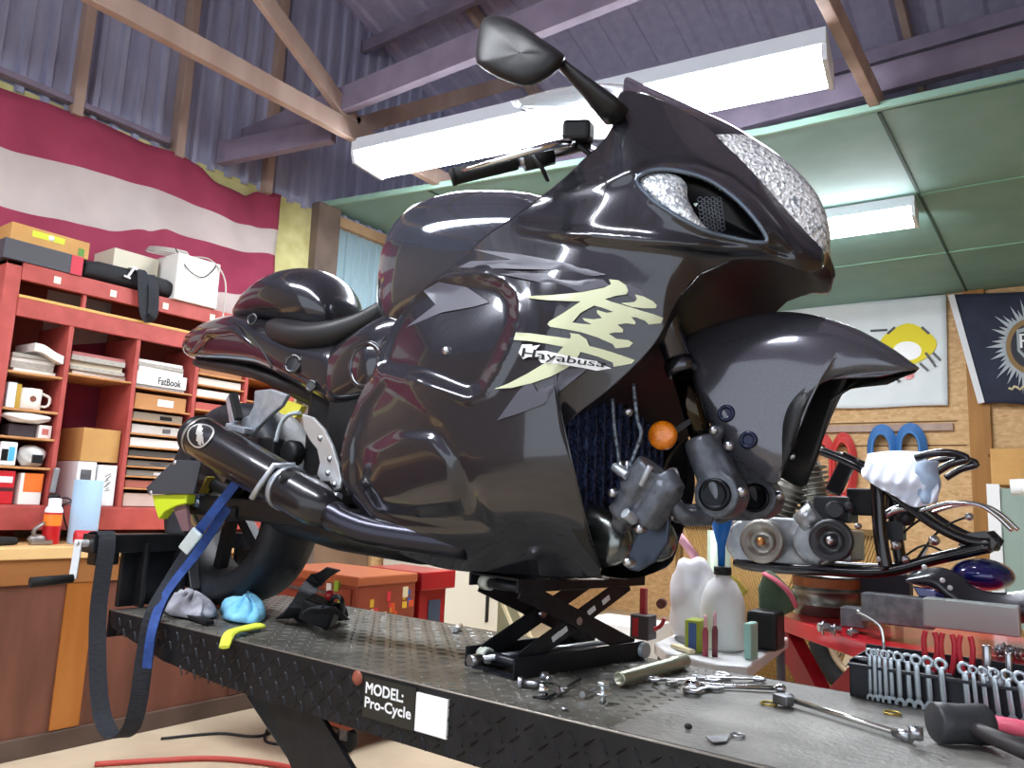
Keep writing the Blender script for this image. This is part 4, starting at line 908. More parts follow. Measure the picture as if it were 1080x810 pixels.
# ------------------------------------------------------------------ wrench tray on the far edge
ty = 1.715; tx0 = -.395; tx1 = .25
tray = thing('tool_tray', 'black steel tool tray with wrenches on its face at the far edge of the deck', 'tool tray', (-.1, 1.78, TZ))
b = MB(); zt = .752
b.b2((tx0, ty, TZ+.003), (tx1, ty+.004, zt-.012)); b.b2((tx0, ty+.15, TZ+.003), (tx1, ty+.154, zt+.008)); b.b2((tx0, ty, TZ+.003), (tx0+.004, ty+.15, zt-.004)); b.b2((tx1-.004, ty, TZ+.003), (tx1, ty+.15, zt)); b.b2((tx0, ty, TZ+.003), (tx1, ty+.15, TZ+.007)); b.b2((tx0, ty-.014, zt-.016), (tx1, ty+.002, zt-.010))
b.build('tray_body', mat('tray_black', '#2a2d33', .45, .3), tray, bevel=.001)
xs = [917, 922, 927, 933, 939, 947, 957, 966, 978, 992, 1017, 1026, 1036, 1048, 1062, 1076, 1090]
lens_ = [47, 47, 48, 50, 51, 52, 54, 56, 58, 60, 58, 46, 50, 54, 58, 62, 62]
wr0 = None
for i, px in enumerate(xs):
    py = 688 + (px-917)*.17; yy = ty-.010-(.004 if i % 2 else 0); q = at(px, py, Y=yy); w = .0075+.00042*min(i, 9) if i < 10 else (.0115 if i == 10 else .0068+.0009*(i-10)); w *= 1.28; L = lens_[i]/516
    b = MB(); b.torus((q.x, yy, q.z), w*.62, w*.27, (0, 1, 0), 18, 8, .7)
    L = min(L, q.z-TZ-.004-w*.5)
    b.loft([[Vector((q.x+w*.40*math.cos(a)*(1 if t < .9 else .8)+.0004*i*t, yy+w*.22*math.sin(a), q.z-w*.55-t*(L-w))) for a in (2*math.pi*k/10 for k in range(10))] for t in (0, .15, .5, .85, 1)])
    e = Vector((q.x+.0004*i, yy-w*.25, q.z-L)); jaw = [(-.36, .6), (-.75, -.0), (-.7, -.55), (-.34, -.6), (-.3, -.1), (0, .08), (.3, -.1), (.34, -.6), (.7, -.55), (.75, 0), (.36, .6)]
    b.prism([e+Vector((x*w, 0, z*w)) for x, z in jaw], (0, w*.5, 0))
    if i < 10: lab = 'combination wrench in the left row on the tool tray, number %d from its left end' % (i+1)
    else: lab = 'combination wrench in the right row on the tool tray, number %d from its left end' % (i-9)
    if i == 0: lab = 'smallest combination wrench at the left end of the tool tray'
    if i == 9: lab = 'combination wrench left of the gap between the two wrench rows'
    if i == 10: lab = 'wide ended wrench right of the gap between the two wrench rows'
    tag(b.build('combination_wrench', mat('wrench_steel', '#b8c4cc', .3, .85), bevel=.0004), lab, 'wrench', 'combination wrenches on the tool tray')
def pliers(px, label):
    q = at(px, 672, Y=ty+.09); t = thing('pliers', label, 'pliers', (q.x, ty+.09, TZ+.004), 'red handled pliers in the tool tray')
    for s in (-1, 1):
        b = MB(); b.tube(spline([(q.x+s*.003, ty+.09, TZ+.055), (q.x+s*.010, ty+.09, TZ+.085), (q.x+s*.012, ty+.09, TZ+.115), (q.x+s*.008, ty+.09, TZ+.135)], 4), .0052, 8); b.build('handle', mat('red_grip', '#d23340', .4), t)
    b = MB(); b.beam((q.x, ty+.09, TZ+.006), (q.x, ty+.09, TZ+.06), .012, .014, (1, 0, 0)); b.build('jaws', dsteel, t, bevel=.003)
pliers(981, 'red handled pliers at the left of the three in the tool tray'); pliers(999, 'red handled pliers in the middle of the three in the tool tray'); pliers(1018, 'red handled pliers at the right of the three in the tool tray')
for px, h, r, lab in ((1039, .085, .012, 'tall chrome socket standing behind the right wrench row'), (1054, .08, .011, 'chrome socket with a red band standing in the tray'), (1064, .11, .006, 'slim steel extension bar standing in the tool tray'), (1041, .12, .008, 'grey extension bar standing behind the tall chrome socket')):
    q = at(px, 700, Y=ty+(.03 if r > .009 else .07)); b = MB(); b.lathe([(0, 0), (r, 0), (r, h-.002), (r*.85, h), (r*.7, h), (r*.7, h-.015), (0, h-.015)], (q.x, q.y, TZ+.005), (0, 0, 1), 18); tag(b.build('socket' if r > .009 else 'extension_bar', steel), lab, 'socket' if r > .009 else 'extension bar', 'sockets in the tool tray' if r > .009 else None)
q = at(932, 685, Y=ty+.05); t = thing('lamp_clamp', 'red based tool with a bent steel rod at the left end of the tool tray', 'clamp', (q.x, q.y, TZ+.005))
b = MB(); b.lathe([(0, 0), (.014, 0), (.014, .05), (.010, .07), (.010, .085), (0, .085)], (q.x, q.y, TZ+.005), (0, 0, 1), 16); b.build('body', mat('dark_red_plastic', '#a02030', .3), t)
b = MB(); b.tube(spline([(q.x, q.y, TZ+.08), at(930, 664, Y=q.y), at(918, 652, Y=q.y), at(904, 645, Y=q.y)], 4), .0035, 8); b.build('rod', chrome, t)
q = at(908, 680, Y=ty+.04); b = MB(); b.torus((q.x+.008, q.y, zt-.01), .018, .006, (0, .3, 1), 20, 8); b.torus((q.x+.03, q.y+.02, zt-.012), .016, .005, (0, .2, 1), 20, 8); tag(b.build('chain', dsteel), 'coiled chain in the left corner of the tool tray', 'chain')
# ------------------------------------------------------------------ left wall: flag, bench, shelves
redpt = mat('red_shelf_paint', '#b5524c', .55, 0, '#a3463f', 12, .1)
ply = mat('shelf_ply', '#c8935f', .6, 0, '#b57f4d', 8)
FX = XL+.052
tops = [(.35, 2.79), (.9, 2.77), (1.185, 2.793), (1.6, 2.815), (2.036, 2.817), (2.15, 2.80), (2.275, 2.742), (2.45, 2.735), (2.56, 2.80), (2.671, 2.828)]
l1 = [(.35, 2.50), (1.22, 2.517), (1.46, 2.548), (2.036, 2.587), (2.20, 2.575), (2.388, 2.552), (2.55, 2.575), (2.69, 2.603)]
l2 = [(.35, 2.23), (1.255, 2.247), (1.718, 2.287), (1.9, 2.34), (2.03, 2.392), (2.2, 2.39), (2.436, 2.396), (2.70, 2.443)]
l3 = [(.35, 1.93), (1.3, 1.95), (2.0, 2.03), (2.436, 2.14), (2.71, 2.205)]
l4 = [(.35, 1.62), (1.3, 1.64), (2.7, 1.95)]; l5 = [(.35, 1.22), (1.5, 1.235), (2.7, 1.65)]; l6 = [(.35, .95), (1.5, .95), (2.7, 1.35)]
def interp(L, y):
    for a, c in zip(L, L[1:]):
        if a[0] <= y <= c[0]: return a[1]+(c[1]-a[1])*sm((y-a[0])/(c[0]-a[0]))
    return L[0][1] if y < L[0][0] else L[-1][1]
NYF = 90; b = MB(); rows = []; idx = []
LS = [tops, l1, l2, l3, l4, l5, l6]
for li in range(len(LS)-1):
    for s in range(7 if li == len(LS)-2 else 6):
        row = []
        for k in range(NYF):
            y = .35+(2.705-.35)*k/(NYF-1); z = interp(LS[li], y)*(1-s/6)+interp(LS[li+1], y)*s/6
            row.append(Vector((FX+.012*math.sin(y*9+z*7)+.010*math.sin(y*17-z*5)+.004*math.sin(y*31+z*19), y, z)))
        rows.append(row)
        if len(rows) > 1: idx += [li if s else li-1]*(NYF-1)
b.grid(rows)
fl = b.build('striped_flag', mat('flag_red', '#9a3a54', .9, 0, '#8c314b', 4), solid=.002); fl.data.materials.append(mat('flag_white', '#c6bbb7', .9, 0, '#b6aba8', 3))
for p, i in zip(fl.data.polygons, idx): p.material_index = 1 if i in (1, 3) else 0
tag(fl, 'large red and white striped flag hanging on the left wall above the shelves', 'flag')

# bench cabinet
BX = -3.25; bench = thing('workbench', 'long brown plywood workbench with a pale wood top edge along the left wall', 'workbench', (-3.55, 1.0, 0))
bt = .779
brownply = mat('brown_plywood', '#74493a', .45, 0, '#59382b', 3, .05, stretch=(1, 3, .5), detail=8)
b = MB(); b.b2((XL+.08, -1.2, bt-.045), (BX+.012, 2.5, bt)); b.build('worktop', mat('pale_top', '#e2bd84', .5, 0, '#d2aa6e', 5, stretch=(1, .2, 1)), bench, bevel=.003)
b = MB(); b.b2((BX-.03, -1.2, bt-.14), (BX, 2.5, bt-.045)); b.build('apron', mat('apron_wood', '#a5713f', .5, 0, '#8f5c30', 4, stretch=(1, .2, 1)), bench)
b = MB(); b.b2((BX-.04, -1.2, .0), (BX-.012, 2.48, bt-.14)); b.b2((XL+.1, 2.45, 0), (BX-.012, 2.48, bt-.05)); b.build('front_panel', brownply, bench)
b = MB(); b.b2((BX-.012, 1.475, .08), (BX-.004, 1.585, bt-.14)); b.build('stile', mat('orange_wood', '#a8692f', .5, 0, '#96591f', 5, stretch=(1, 3, .3)), bench)
b = MB(); b.b2((BX-.02, -1.2, 0), (BX+.004, 2.5, .075)); b.build('plinth', mat('dark_plinth', '#5b4a40', .6, 0, '#4a3a31', 6), bench, bevel=.003)
for y in (.3, 2.30):
    b = MB(); b.b2((BX-.012, y-.04, .08), (BX-.006, y+.04, bt-.14)); b.build('stile', brownply, bench)
# shelf unit
SX, SB = -3.5, -3.80
sh = thing('shelf_unit', 'tall red painted pigeonhole shelf unit standing on the workbench', 'shelf unit', (-3.65, 1.8, bt))
def board(lo, hi, m=redpt, name='shelf'):
    b = MB(); b.b2(lo, hi); return b.build(name, m, sh, bevel=.002)
YR = 2.62
board((SB, 1.185, bt), (SX, 1.245, 1.93), name='side_panel'); board((SB, YR, bt), (SX, YR+.05, 1.93), name='side_panel')
board((SB, 1.185, 1.912), (SX, YR+.05, 1.93), name='top_board')
board((SX-.02, 1.245, 1.858), (SX+.004, YR, 1.932), name='fascia'); board((SX-.02, 1.245, 1.705), (SX+.004, YR, 1.782), name='fascia')
board((SB, 1.245, 1.782), (SX+.006, YR, 1.795), mat('slot_wood', '#d9a65e', .5), 'shelf')
board((SX-.02, 1.185, .83), (SX+.004, YR, .925), name='fascia'); board((SB, 1.245, .915), (SX, YR, .932), name='shelf')
for y, z1 in ((1.468, 1.71), (1.767, 1.71), (2.072, 1.71), (2.36, 1.71)): board((SB, y-.010, .93), (SX, y+.010, z1), name='divider')
board((SX-.03, 1.50, 1.79), (SX-.005, 1.515, 1.86), name='divider')
for z in (1.478, 1.325 , 1.21, 1.088): board((SB, 1.245, z-.010), (SX-.002, 1.458, z), ply)
board((SB, 1.478, 1.493), (SX-.002, 1.757, 1.503), ply)
CZS = [1.487, 1.392, 1.335, 1.272, 1.212, 1.165, 1.12, 1.075, 1.02]
for z in CZS: board((SB, 1.777, z-.008), (SX-.002, 2.062, z), ply)
for z in (1.60, 1.545, 1.485, 1.42, 1.35, 1.28): board((SB, 2.082, z-.008), (SX-.002, 2.35, z), ply)
for z in (1.62, 1.5, 1.4, 1.3): board((SB, 2.37, z-.008), (SX-.002, 2.62, z), ply)
b = MB(); b.b2((SB-.012, 1.19, bt), (SB, 1.468, 1.93)); b.b2((SB-.012, 1.767, bt), (SB, YR, 1.93)); b.build('back_panel', mat('shelf_back', '#8a443c', .7), sh)
for y in (1.38, 1.62, 1.87, 2.12): 
    b = MB(); b.b2((SX+.004, y-.012, 1.875), (SX+.0052, y+.016, 1.905)); b.build('paper_tag', mat('tag_paper', '#e8dfc8', .7), sh)

def boxy(name, lo, hi, m, label, cat, group=None, bevel=.002, parts=None):
    lo, hi = Vector(lo), Vector(hi); b = MB(); b.b2(lo, hi); o = b.build(name, m, bevel=bevel); return tag(o, label, cat, group)
def decor(parent, lo, hi, m, name='label_patch'):
    b = MB(); b.b2(lo, hi); return b.build(name, m, parent)
kraft = mat('kraft_card', '#c79a5c', .7, 0, '#bb8d50', 8); dgrey = mat('dark_grey_card', '#4a4a50', .6)
paper = mat('paper_white', '#e4e2dc', .7, 0, '#d3d0c8', 40, stretch=(1, 1, 8)); paper2 = mat('paper_grey', '#b9b5ab', .7, 0, '#99958c', 60, .2, stretch=(1, 1, 10))
ttp = 1.932
# on top of the unit
o = boxy('carton', (-3.78, 1.165, ttp), (-3.49, 1.475, ttp+.085), dgrey, 'flat dark grey carton with a red end on the left of the shelf top', 'carton')
b = MB(); b.b2((-3.489, 1.425, ttp), (-3.4885, 1.474, ttp+.084)); b.build('red_end', mat('red_card', '#c23a4a', .6), o)
o = boxy('carton', (-3.80, 1.19, ttp+.087), (-3.52, 1.505, ttp+.165), kraft, 'tan cardboard carton with a yellow green label lying on the dark grey carton', 'carton')
decor(o, (-3.5195, 1.27, ttp+.125), (-3.519, 1.40, ttp+.152), mat('lime_label', '#c9d23a', .6)); decor(o, (-3.5195, 1.46, ttp+.095), (-3.519, 1.485, ttp+.13), mat('green_mark', '#5a8a3a', .6))
b = MB(); b.lathe([(0, -.0012), (.012, -.001), (.012, 0)], (-3.5186, 1.345, ttp+.138), (-1, 0, 0), 16); b.build('round_mark', whited, o)
cs = thing('carry_case', 'black soft carry case with a hanging strap on the shelf top', 'case', (-3.6, 1.7, ttp))
b = MB(); b.loft([[Vector((-3.63+.13*math.copysign(abs(math.cos(a))**.6, math.cos(a)), y, ttp+.004+h/2+h/2*math.copysign(abs(math.sin(a))**.6, math.sin(a)))) for a in (2*math.pi*k/24 for k in range(24))] for y, h in ((1.49, .05), (1.50, .085), (1.56, .10), (1.72, .105), (1.88, .10), (1.915, .085), (1.92, .05))])
b.build('case_body', mat('nylon_black', '#222327', .8, bump=.2, scale=200), cs)
ribbon([(-3.55, 1.72, ttp+.11), (-3.49, 1.735, ttp+.09), (-3.475, 1.745, ttp+.0), (-3.475, 1.765, ttp-.10), (-3.478, 1.79, ttp-.12), (-3.47, 1.80, ttp-.09), (-3.47, 1.79, ttp+.02), (-3.50, 1.78, ttp+.09)], .05, .004, webblk, 'case_strap', cs, (0, 1, .1))
b = MB(); b.beam((-3.494, 1.675, ttp+.05), (-3.494, 1.70, ttp+.10), .008, .012, (1, 0, 0)); b.beam((-3.494, 1.66, ttp+.052), (-3.494, 1.688, ttp+.047), .008, .008, (1, 0, 0)); b.beam((-3.494, 1.69, ttp+.103), (-3.494, 1.715, ttp+.097), .008, .008, (1, 0, 0)); b.build('white_clip', whited, cs)
o = boxy('computer_case', (-3.80, 1.90, ttp), (-3.48, 2.13, ttp+.235), mat('off_white_case', '#e6e4de', .5), 'white square electronics box on the right of the shelf top', 'box', bevel=.006)
o2 = boxy('carton', (-3.82, 1.66, ttp+.112), (-3.62, 1.88, ttp+.21), mat('cream_card', '#cfc9b4', .6), 'cream box partly hidden behind the black carry case', 'carton')
b = MB()
for k in range(3): b.torus((-3.64, 1.93, ttp+.262+k*.009), .10-.006*k, .0045, (.15, -.1, 1), 36, 6)
b.tube(spline([(-3.60, 2.02, ttp+.262), (-3.50, 2.08, ttp+.25), (-3.46, 2.15, ttp+.15), (-3.465, 2.16, ttp-.05), (-3.47, 2.155, ttp-.12)], 6), .004, 6)
tag(b.build('cable_coil', mat('grey_cable', '#b9b4ac', .5)), 'coil of grey cable lying on the white electronics box', 'cable')
b = MB(); b.tube(spline([(-3.52, 1.90, ttp+.262), (-3.471, 1.95, ttp+.16), (-3.470, 2.03, ttp+.14), (-3.472, 2.09, ttp+.20), (-3.49, 2.10, ttp+.242)], 6), .003, 6); tag(b.build('cable', blackp), 'thin black cable drooping over the front of the white electronics box', 'cable')
# bay with mug and papers
def stack(y0, y1, z0, n, th, label0, group, m=(paper, paper2), x0=SX-.02, deep=.22, cat='papers'):
    z = z0+.001
    for i in range(n):
        r = random.Random(int(y0*1000)+i); h = th*r.uniform(.7, 1.3); dy = r.uniform(0, .02); dx = r.uniform(0, .03); b = MB()
        b.box(((x0-dx)-deep/2, (y0+y1)/2+dy-.01, z+h/2), (deep, (y1-y0)-.02, h), (0, 0, r.uniform(-.03, .03)))
        tag(b.build('paper_stack' if cat == 'papers' else cat, m[i % len(m)]), label0 % ('lowest', 'second', 'third', 'fourth', 'fifth', 'sixth')[i], cat, group); z += h+.0008
    return z
z = stack(1.265, 1.45, 1.478, 4, .022, 'sheaf of papers in the upper left pigeonhole, %s of its stack', 'papers in the upper left pigeonhole')
b = MB(); S = [Vector(p) for p in spline([(SX-.02, 1.34, z+.05), (SX-.005, 1.37, z+.045), (SX+.0, 1.42, z+.02), (SX-.0, 1.452, z+.01)], 4)]
rows = [[p, p+Vector((-.2, 0, .004)), p+Vector((-.2, 0, -.035)), p+Vector((.0, 0, -.035))] for p in S]; b.loft(rows); tag(b.build('paper_bundle', paper, smooth=False), 'curled bundle of white papers on top of the upper left stack', 'papers')
mug = thing('mug', 'white coffee mug with a brown emblem in the left pigeonhole', 'mug', (SX-.06, 1.385, 1.326))
b = MB(); b.lathe([(0, 0), (.036, 0), (.041, .006), (.042, .09), (.039, .09), (.037, .01), (0, .008)], (SX-.06, 1.365, 1.326), (0, 0, 1), 28); b.build('cup', mat('mug_white', '#efe9e0', .2), mug)
b = MB(); b.tube(spline([(SX-.055, 1.402, 1.345), (SX-.045, 1.43, 1.35), (SX-.045, 1.435, 1.385), (SX-.055, 1.404, 1.402)], 5), .006, 8); b.build('handle', MATS['mug_white'], mug)
b = MB(); b.lathe([(0, .0), (.013, 0)], (SX-.0165, 1.36, 1.372), (1, 0, .0), 20); b.build('emblem', mat('emblem_brown', '#7a4a38', .5), mug)
boxy('tin', (SX-.10, 1.262, 1.326), (SX-.02, 1.295, 1.43), mat('blue_white_card', '#d9e3ea', .5), 'blue and white box left of the coffee mug', 'box')
boxy('tin', (SX-.12, 1.298, 1.326), (SX-.05, 1.325, 1.43), mat('yellow_card', '#d8b24a', .6), 'yellow box behind the coffee mug', 'box')
zz = 1.211
o = boxy('carton', (SX-.12, 1.40, zz), (SX-.02, 1.45, zz+.055), mat('white_red_card', '#e9dcd8', .6), 'small white carton with a red mark under the plastic bag', 'carton'); decor(o, (SX-.0195, 1.412, zz+.015), (SX-.019, 1.438, zz+.04), mat('pale_red', '#c06a62', .6))
boxy('carton', (SX-.15, 1.29, zz), (SX-.03, 1.39, zz+.05), mat('dark_box', '#3a3236', .7), 'dark box under the plastic bag in the left pigeonhole', 'carton')
def bag(name, c, r, m, label, cat, seed, sq=1.0):
    rnd = random.Random(seed); b = MB(); b.ball(c, r, 28, 16); C = Vector(c)
    for i, p in enumerate(b.v):
        d = p-C; u = Vector((d.x/r[0], d.y/r[1], d.z/r[2])); b.v[i] = C+d*(1+.12*math.sin(u.y*4+seed)*math.cos(u.z*4+seed)+.06*math.sin(u.x*8+u.z*6+seed)) 
    zmin = C.z-r[2]*.85
    for p in b.v: p.z = max(p.z, zmin)
    return tag(b.build(name, m), label, cat)
plas = mat('clear_plastic', '#e6e6e4', .25, alpha=.75)
bag('plastic_bag', (SX-.04, 1.352, zz+.080), (.045, .092, .026), mat('white_plastic_film', '#ecebe8', .35), 'crumpled white plastic bag hanging out of the left pigeonhole', 'plastic bag', 2)
z = stack(1.27, 1.44, zz+.105, 1, .006, 'thin wrinkled brown papers above the white plastic bag (%s)' if False else 'wrinkled brown papers above the white plastic bag, %s layer', None, (mat('brown_paper', '#8b7560', .8),))
o = boxy('device_box', (SX-.08, 1.262, 1.089), (SX-.008, 1.325, 1.185), mat('white_device', '#e8edf0', .3), 'white box with a black and blue panel in the left pigeonhole', 'box', bevel=.005)
decor(o, (SX-.0075, 1.268, 1.108), (SX-.007, 1.292, 1.155), inkblk); decor(o, (SX-.0075, 1.294, 1.108), (SX-.007, 1.316, 1.165), mat('sky_blue', '#58b4dc', .4))
bag('plastic_bag', (SX-.055, 1.398, 1.132), (.045, .052, .048), plas, 'clear plastic bag with a black part beside the white device box', 'plastic bag', 4)
boxy('phone_part', (SX-.02, 1.385, 1.105), (SX-.004, 1.425, 1.14), blackp, 'black part inside the clear plastic bag', 'part')
o = boxy('tin', (SX-.10, 1.262, .933), (SX-.015, 1.335, 1.068), mat('red_tin', '#c4262e', .4), 'red tin with white lettering marks on the lowest left shelf', 'tin', bevel=.004); decor(o, (SX-.0145, 1.275, 1.02), (SX-.014, 1.325, 1.045), whited); decor(o, (SX-.0145, 1.262, .985), (SX-.014, 1.335, 1.0), mat('dark_band', '#4a2024', .5))
o = boxy('carton', (SX-.10, 1.355, .933), (SX-.015, 1.44, 1.062), mat('white_card', '#e8e2da', .6), 'white and orange carton beside the red tin', 'carton'); decor(o, (SX-.0145, 1.368, .985), (SX-.014, 1.44, 1.062), mat('orange_label', '#e8742c', .5))
# second bay
stack(1.49, 1.745, 1.504, 5, .019, 'folded magazine in the second pigeonhole, %s of its pile', 'magazines in the second pigeonhole', (paper, paper2, mat('magazine_cream', '#d8cdb6', .6), paper2, mat('magazine_red', '#a8605e', .6)), deep=.24)
boxy('carton', (-3.76, 1.585, 1.128), (SX-.03, 1.75, 1.275), kraft, 'plain brown cardboard carton in the open middle bay', 'carton')
o = boxy('carton', (-3.74, 1.575, .934), (SX-.02, 1.655, 1.125), mat('white_carton', '#e6e6e6', .6), 'white carton with a silver picture under the brown carton', 'carton'); decor(o, (SX-.0195, 1.59, 1.04), (SX-.019, 1.635, 1.09), dsteel)
o = boxy('carton', (-3.74, 1.662, .934), (SX-.015, 1.745, 1.115), MATS['white_carton'], 'white carton with black scribbled lettering right of the silver picture carton', 'carton')
b = MB()
for k in range(9): b.beam((SX-.0146, 1.70+.006*math.sin(k*2.1), 1.0+k*.008), (SX-.0146, 1.715+.007*math.cos(k*1.7), 1.006+k*.009), .003, .001, (1, 0, 0))
b.build('lettering', inkblk, o)
# third bay: manuals and thin boxes
o = boxy('binder', (-3.74, 1.785, 1.502), (SX-.018, 2.035, 1.565), mat('binder_white', '#e9ecec', .5), 'white manual with hand lettering in the third pigeonhole', 'binder')
text_on('FatBook', (SX-.018+.0002, 1.89, 1.512), (0, 1, .0), (0, 0, 1), .115, .034, inkblk, o, bold=.001)
stack(1.785, 2.03, 1.566, 3, .018, 'thin white booklet above the lettered manual, %s of three', 'booklets above the lettered manual')
boxy('book', (-3.72, 1.782, 1.488), (SX-.022, 2.03, 1.501), mat('grey_book', '#8c8a88', .6), 'grey book under the lettered white manual', 'book')
cols_ = [('#b98552', 'brown cardboard tray with a paper tag'), ('#8f8270', 'row of small parts in a tan tray'), ('#c9c6c0', 'grey and white sheaf of papers'), ('#e8e6e2', 'thick white pad of paper'), ('#55524e', 'dark flat tool box'), ('#77736c', 'grey flat parts tray'), ('#8a867e', 'pale grey flat parts tray'), ('#b06a5c', 'reddish flat carton'), ('#c9b3a8', 'pale pink flat carton')]
for i, z in enumerate(CZS):
    zl = (CZS[i+1] if i+1 < len(CZS) else .934); h = z-.008-zl-.004
    nm_ = cols_[i]; o = boxy('flat_carton', (-3.74, 1.79, zl+.001), (SX-.02, 2.045-.01*(i % 3), zl+h*.82), mat('slot_item_%s' % nm_[0][1:], nm_[0], .6, 0, None), nm_[1]+(' in third column, slot %d from top' % (i+2)), 'carton')
    b = MB(); b.b2((SX-.0198, 1.80+.02*i % .1+.1, zl+h*.2), (SX-.0192, 1.88+.1, zl+h*.6)); b.build('label_patch', [whited, inkblk, dsteel][i % 3], o)
for i, (z, c, lab) in enumerate(((1.546, '#d8d4c8', 'cream papers in the fourth column, upper slot'), (1.486, '#e9e7e0', 'white papers in the fourth column, middle slot'), (1.421, '#b85a52', 'red and white carton in the fourth column, lower slot'), (1.601, '#9a6a44', 'brown carton in the topmost slot of the fourth column'))):
    boxy('flat_carton', (-3.72, 2.095, z), (SX-.02, 2.34, z+.035), mat('slot_item4_%d' % i, c, .6), lab, 'carton')
# on the bench in front of the shelves
sc = thing('spray_can', 'red aerosol can with a white cap and orange label on the workbench', 'spray can', (-3.40, 1.45, bt))
b = MB(); b.lathe([(0, 0), (.031, 0), (.033, .004), (.033, .135), (.027, .15), (0, .15)], (-3.40, 1.45, bt+.001), (0, 0, 1), 28); b.build('can', mat('can_red', '#c8242c', .3, .3), sc)
b = MB(); b.lathe([(.0335, .075), (.0335, .12)], (-3.40, 1.45, bt), (0, 0, 1), 28); b.build('label_band', mat('can_orange', '#f0842c', .4), sc)
b = MB(); b.lathe([(.0338, .128), (.0338, .135), (.028, .151), (.024, .152), (.024, .185), (0, .187)], (-3.40, 1.45, bt), (0, 0, 1), 24); b.build('cap', whited, sc)
pt = thing('paper_towel_roll', 'tall pale blue paper towel roll standing on the workbench', 'paper towel', (-3.40, 1.575, bt))
b = MB(); b.lathe([(.018, 0), (.055, 0), (.056, .003), (.056, .262), (.054, .265), (.018, .265), (.018, .1)], (-3.40, 1.575, bt+.001), (0, 0, 1), 36); b.build('roll', mat('blue_paper', '#a9c9e4', .9, bump=.2, scale=150), pt)
b = MB(); a = Vector((-3.30, 1.50, bt+.030)); b.lathe([(0, 0), (.030, 0), (.032, .004), (.024, .10), (.020, .12), (0, .12)], a, (.2, 1, .05), 24); tag(b.build('funnel_cup', mat('red_plastic', '#c43238', .4)), 'red plastic cup lying on its side by the lift crank', 'cup')
cl = thing('work_lamp', 'small metal clamp tool lying left of the red spray can', 'clamp', (-3.38, 1.39, bt))
b = MB(); b.ball((-3.38, 1.39, bt+.022), (.022, .035, .020)); b.tube(spline([(-3.38, 1.38, bt+.03), (-3.36, 1.37, bt+.06), (-3.38, 1.41, bt+.085)], 4), .008, 8); b.build('body', mat('grey_tool', '#8a8480', .4, .6), cl)
b = MB(); b.beam((-3.36, 1.36, bt+.01), (-3.36, 1.44, bt+.012), .02, .014); b.build('jaw', steel, cl)
b = MB(); b.box((-3.40, 1.26, bt+.016), (.10, .10, .030), (0, 0, .4)); tag(b.build('tool_pouch', rubber, bevel=.01), 'dark pouch at the left end of the workbench', 'pouch')
ut = thing('hanging_utility_knife', 'grey utility knife clipped to the shelf divider above the spray can', 'knife', (SX+.01, 1.475, .97))
b = MB(); b.beam((SX+.012, 1.47, .985), (SX+.012, 1.478, 1.09), .022, .014, (1, 0, 0)); b.build('handle', mat('grey_handle', '#8d8f92', .4, .3), ut, bevel=.004)
b = MB(); b.ball((SX+.015, 1.48, .968), (.018, .025, .014)); b.build('clip', blackp, ut)
b = MB(); b.tube(spline([(SX-.05, 1.50, .945), (SX-.03, 1.54, .965), (SX-.02, 1.57, .95), (SX+.01, 1.52, .93), (SX+.02, 1.54, .85), (SX+.05, 1.56, .785)], 5), .0035, 6); tag(b.build('charger_cable', blackp), 'black charger cable trailing from the middle bay', 'cable')

# floor cords
b = MB(); b.tube(spline([(-3.10, 1.85, .006), (-3.0, 2.05, .006), (-2.85, 2.15, .006), (-2.9, 2.4, .006), (-2.7, 2.45, .006), (-2.6, 2.25, .006), (-2.75, 2.12, .006), (-2.9, 2.22, .006)], 6), .006, 8); tag(b.build('power_cord', blackp), 'black cord lying on the floor in front of the workbench', 'cord')
b = MB(); b.tube(spline([at(100, 806, Z=.010), at(165, 802, Z=.010), at(230, 800, Z=.010), at(300, 808, Z=.010), at(330, 822, Z=.010)], 6), .010, 8); tag(b.build('red_hose', mat('red_hose_rubber', '#b8483f', .5)), 'red air hose on the floor near the workbench', 'hose')
# stickered tool chest behind the lift
tc = thing('tool_chest', 'brown tool chest covered in small stickers behind the lift', 'tool chest', (-2.6, 2.4, 0))
rust = mat('brown_red_chest', '#9a4a34', .45, .1, '#8a3f2c', 6)
tx, tyy = -2.40, 2.225
b = MB(); b.b2((tx-.55, tyy, .10), (tx, tyy+.345, .675)); b.build('chest_body', rust, tc, bevel=.006)
b = MB(); b.b2((tx-.555, tyy-.006, .66), (tx+.006, tyy+.35, .70)); b.build('lid', mat('chest_lid', '#b0603c', .4), tc, bevel=.006)
for i in range(4):
    b = MB(); z = .14+i*.13; b.b2((tx-.53, tyy-.010, z), (tx-.03, tyy, z+.115)); d = b.build('drawer', rust, tc, bevel=.003)
    b = MB(); b.b2((tx-.42, tyy-.022, z+.085), (tx-.14, tyy-.010, z+.098)); b.build('handle', dsteel, d, bevel=.002)
for dx in (-.50, -.05):
    for dy in (.05, .30):
        b = MB(); b.lathe([(0, -.015), (.045, -.015), (.05, 0), (.045, .015), (0, .015)], (tx+dx, tyy+dy, .05), (0, 1, 0), 20); w_ = b.build('caster', rubber, tc)
        b = MB(); b.b2((tx+dx-.02, tyy+dy-.025, .05), (tx+dx+.02, tyy+dy+.025, .10)); b.build('caster_fork', dsteel, w_)
rnd = random.Random(11); pal = ['#e8e4da', '#e0b43a', '#3f8f6a', '#d8572c', '#e9e9ee', '#3a62a8', '#f0efe6', '#d83a44', '#8fae3c', '#e6d9b4']
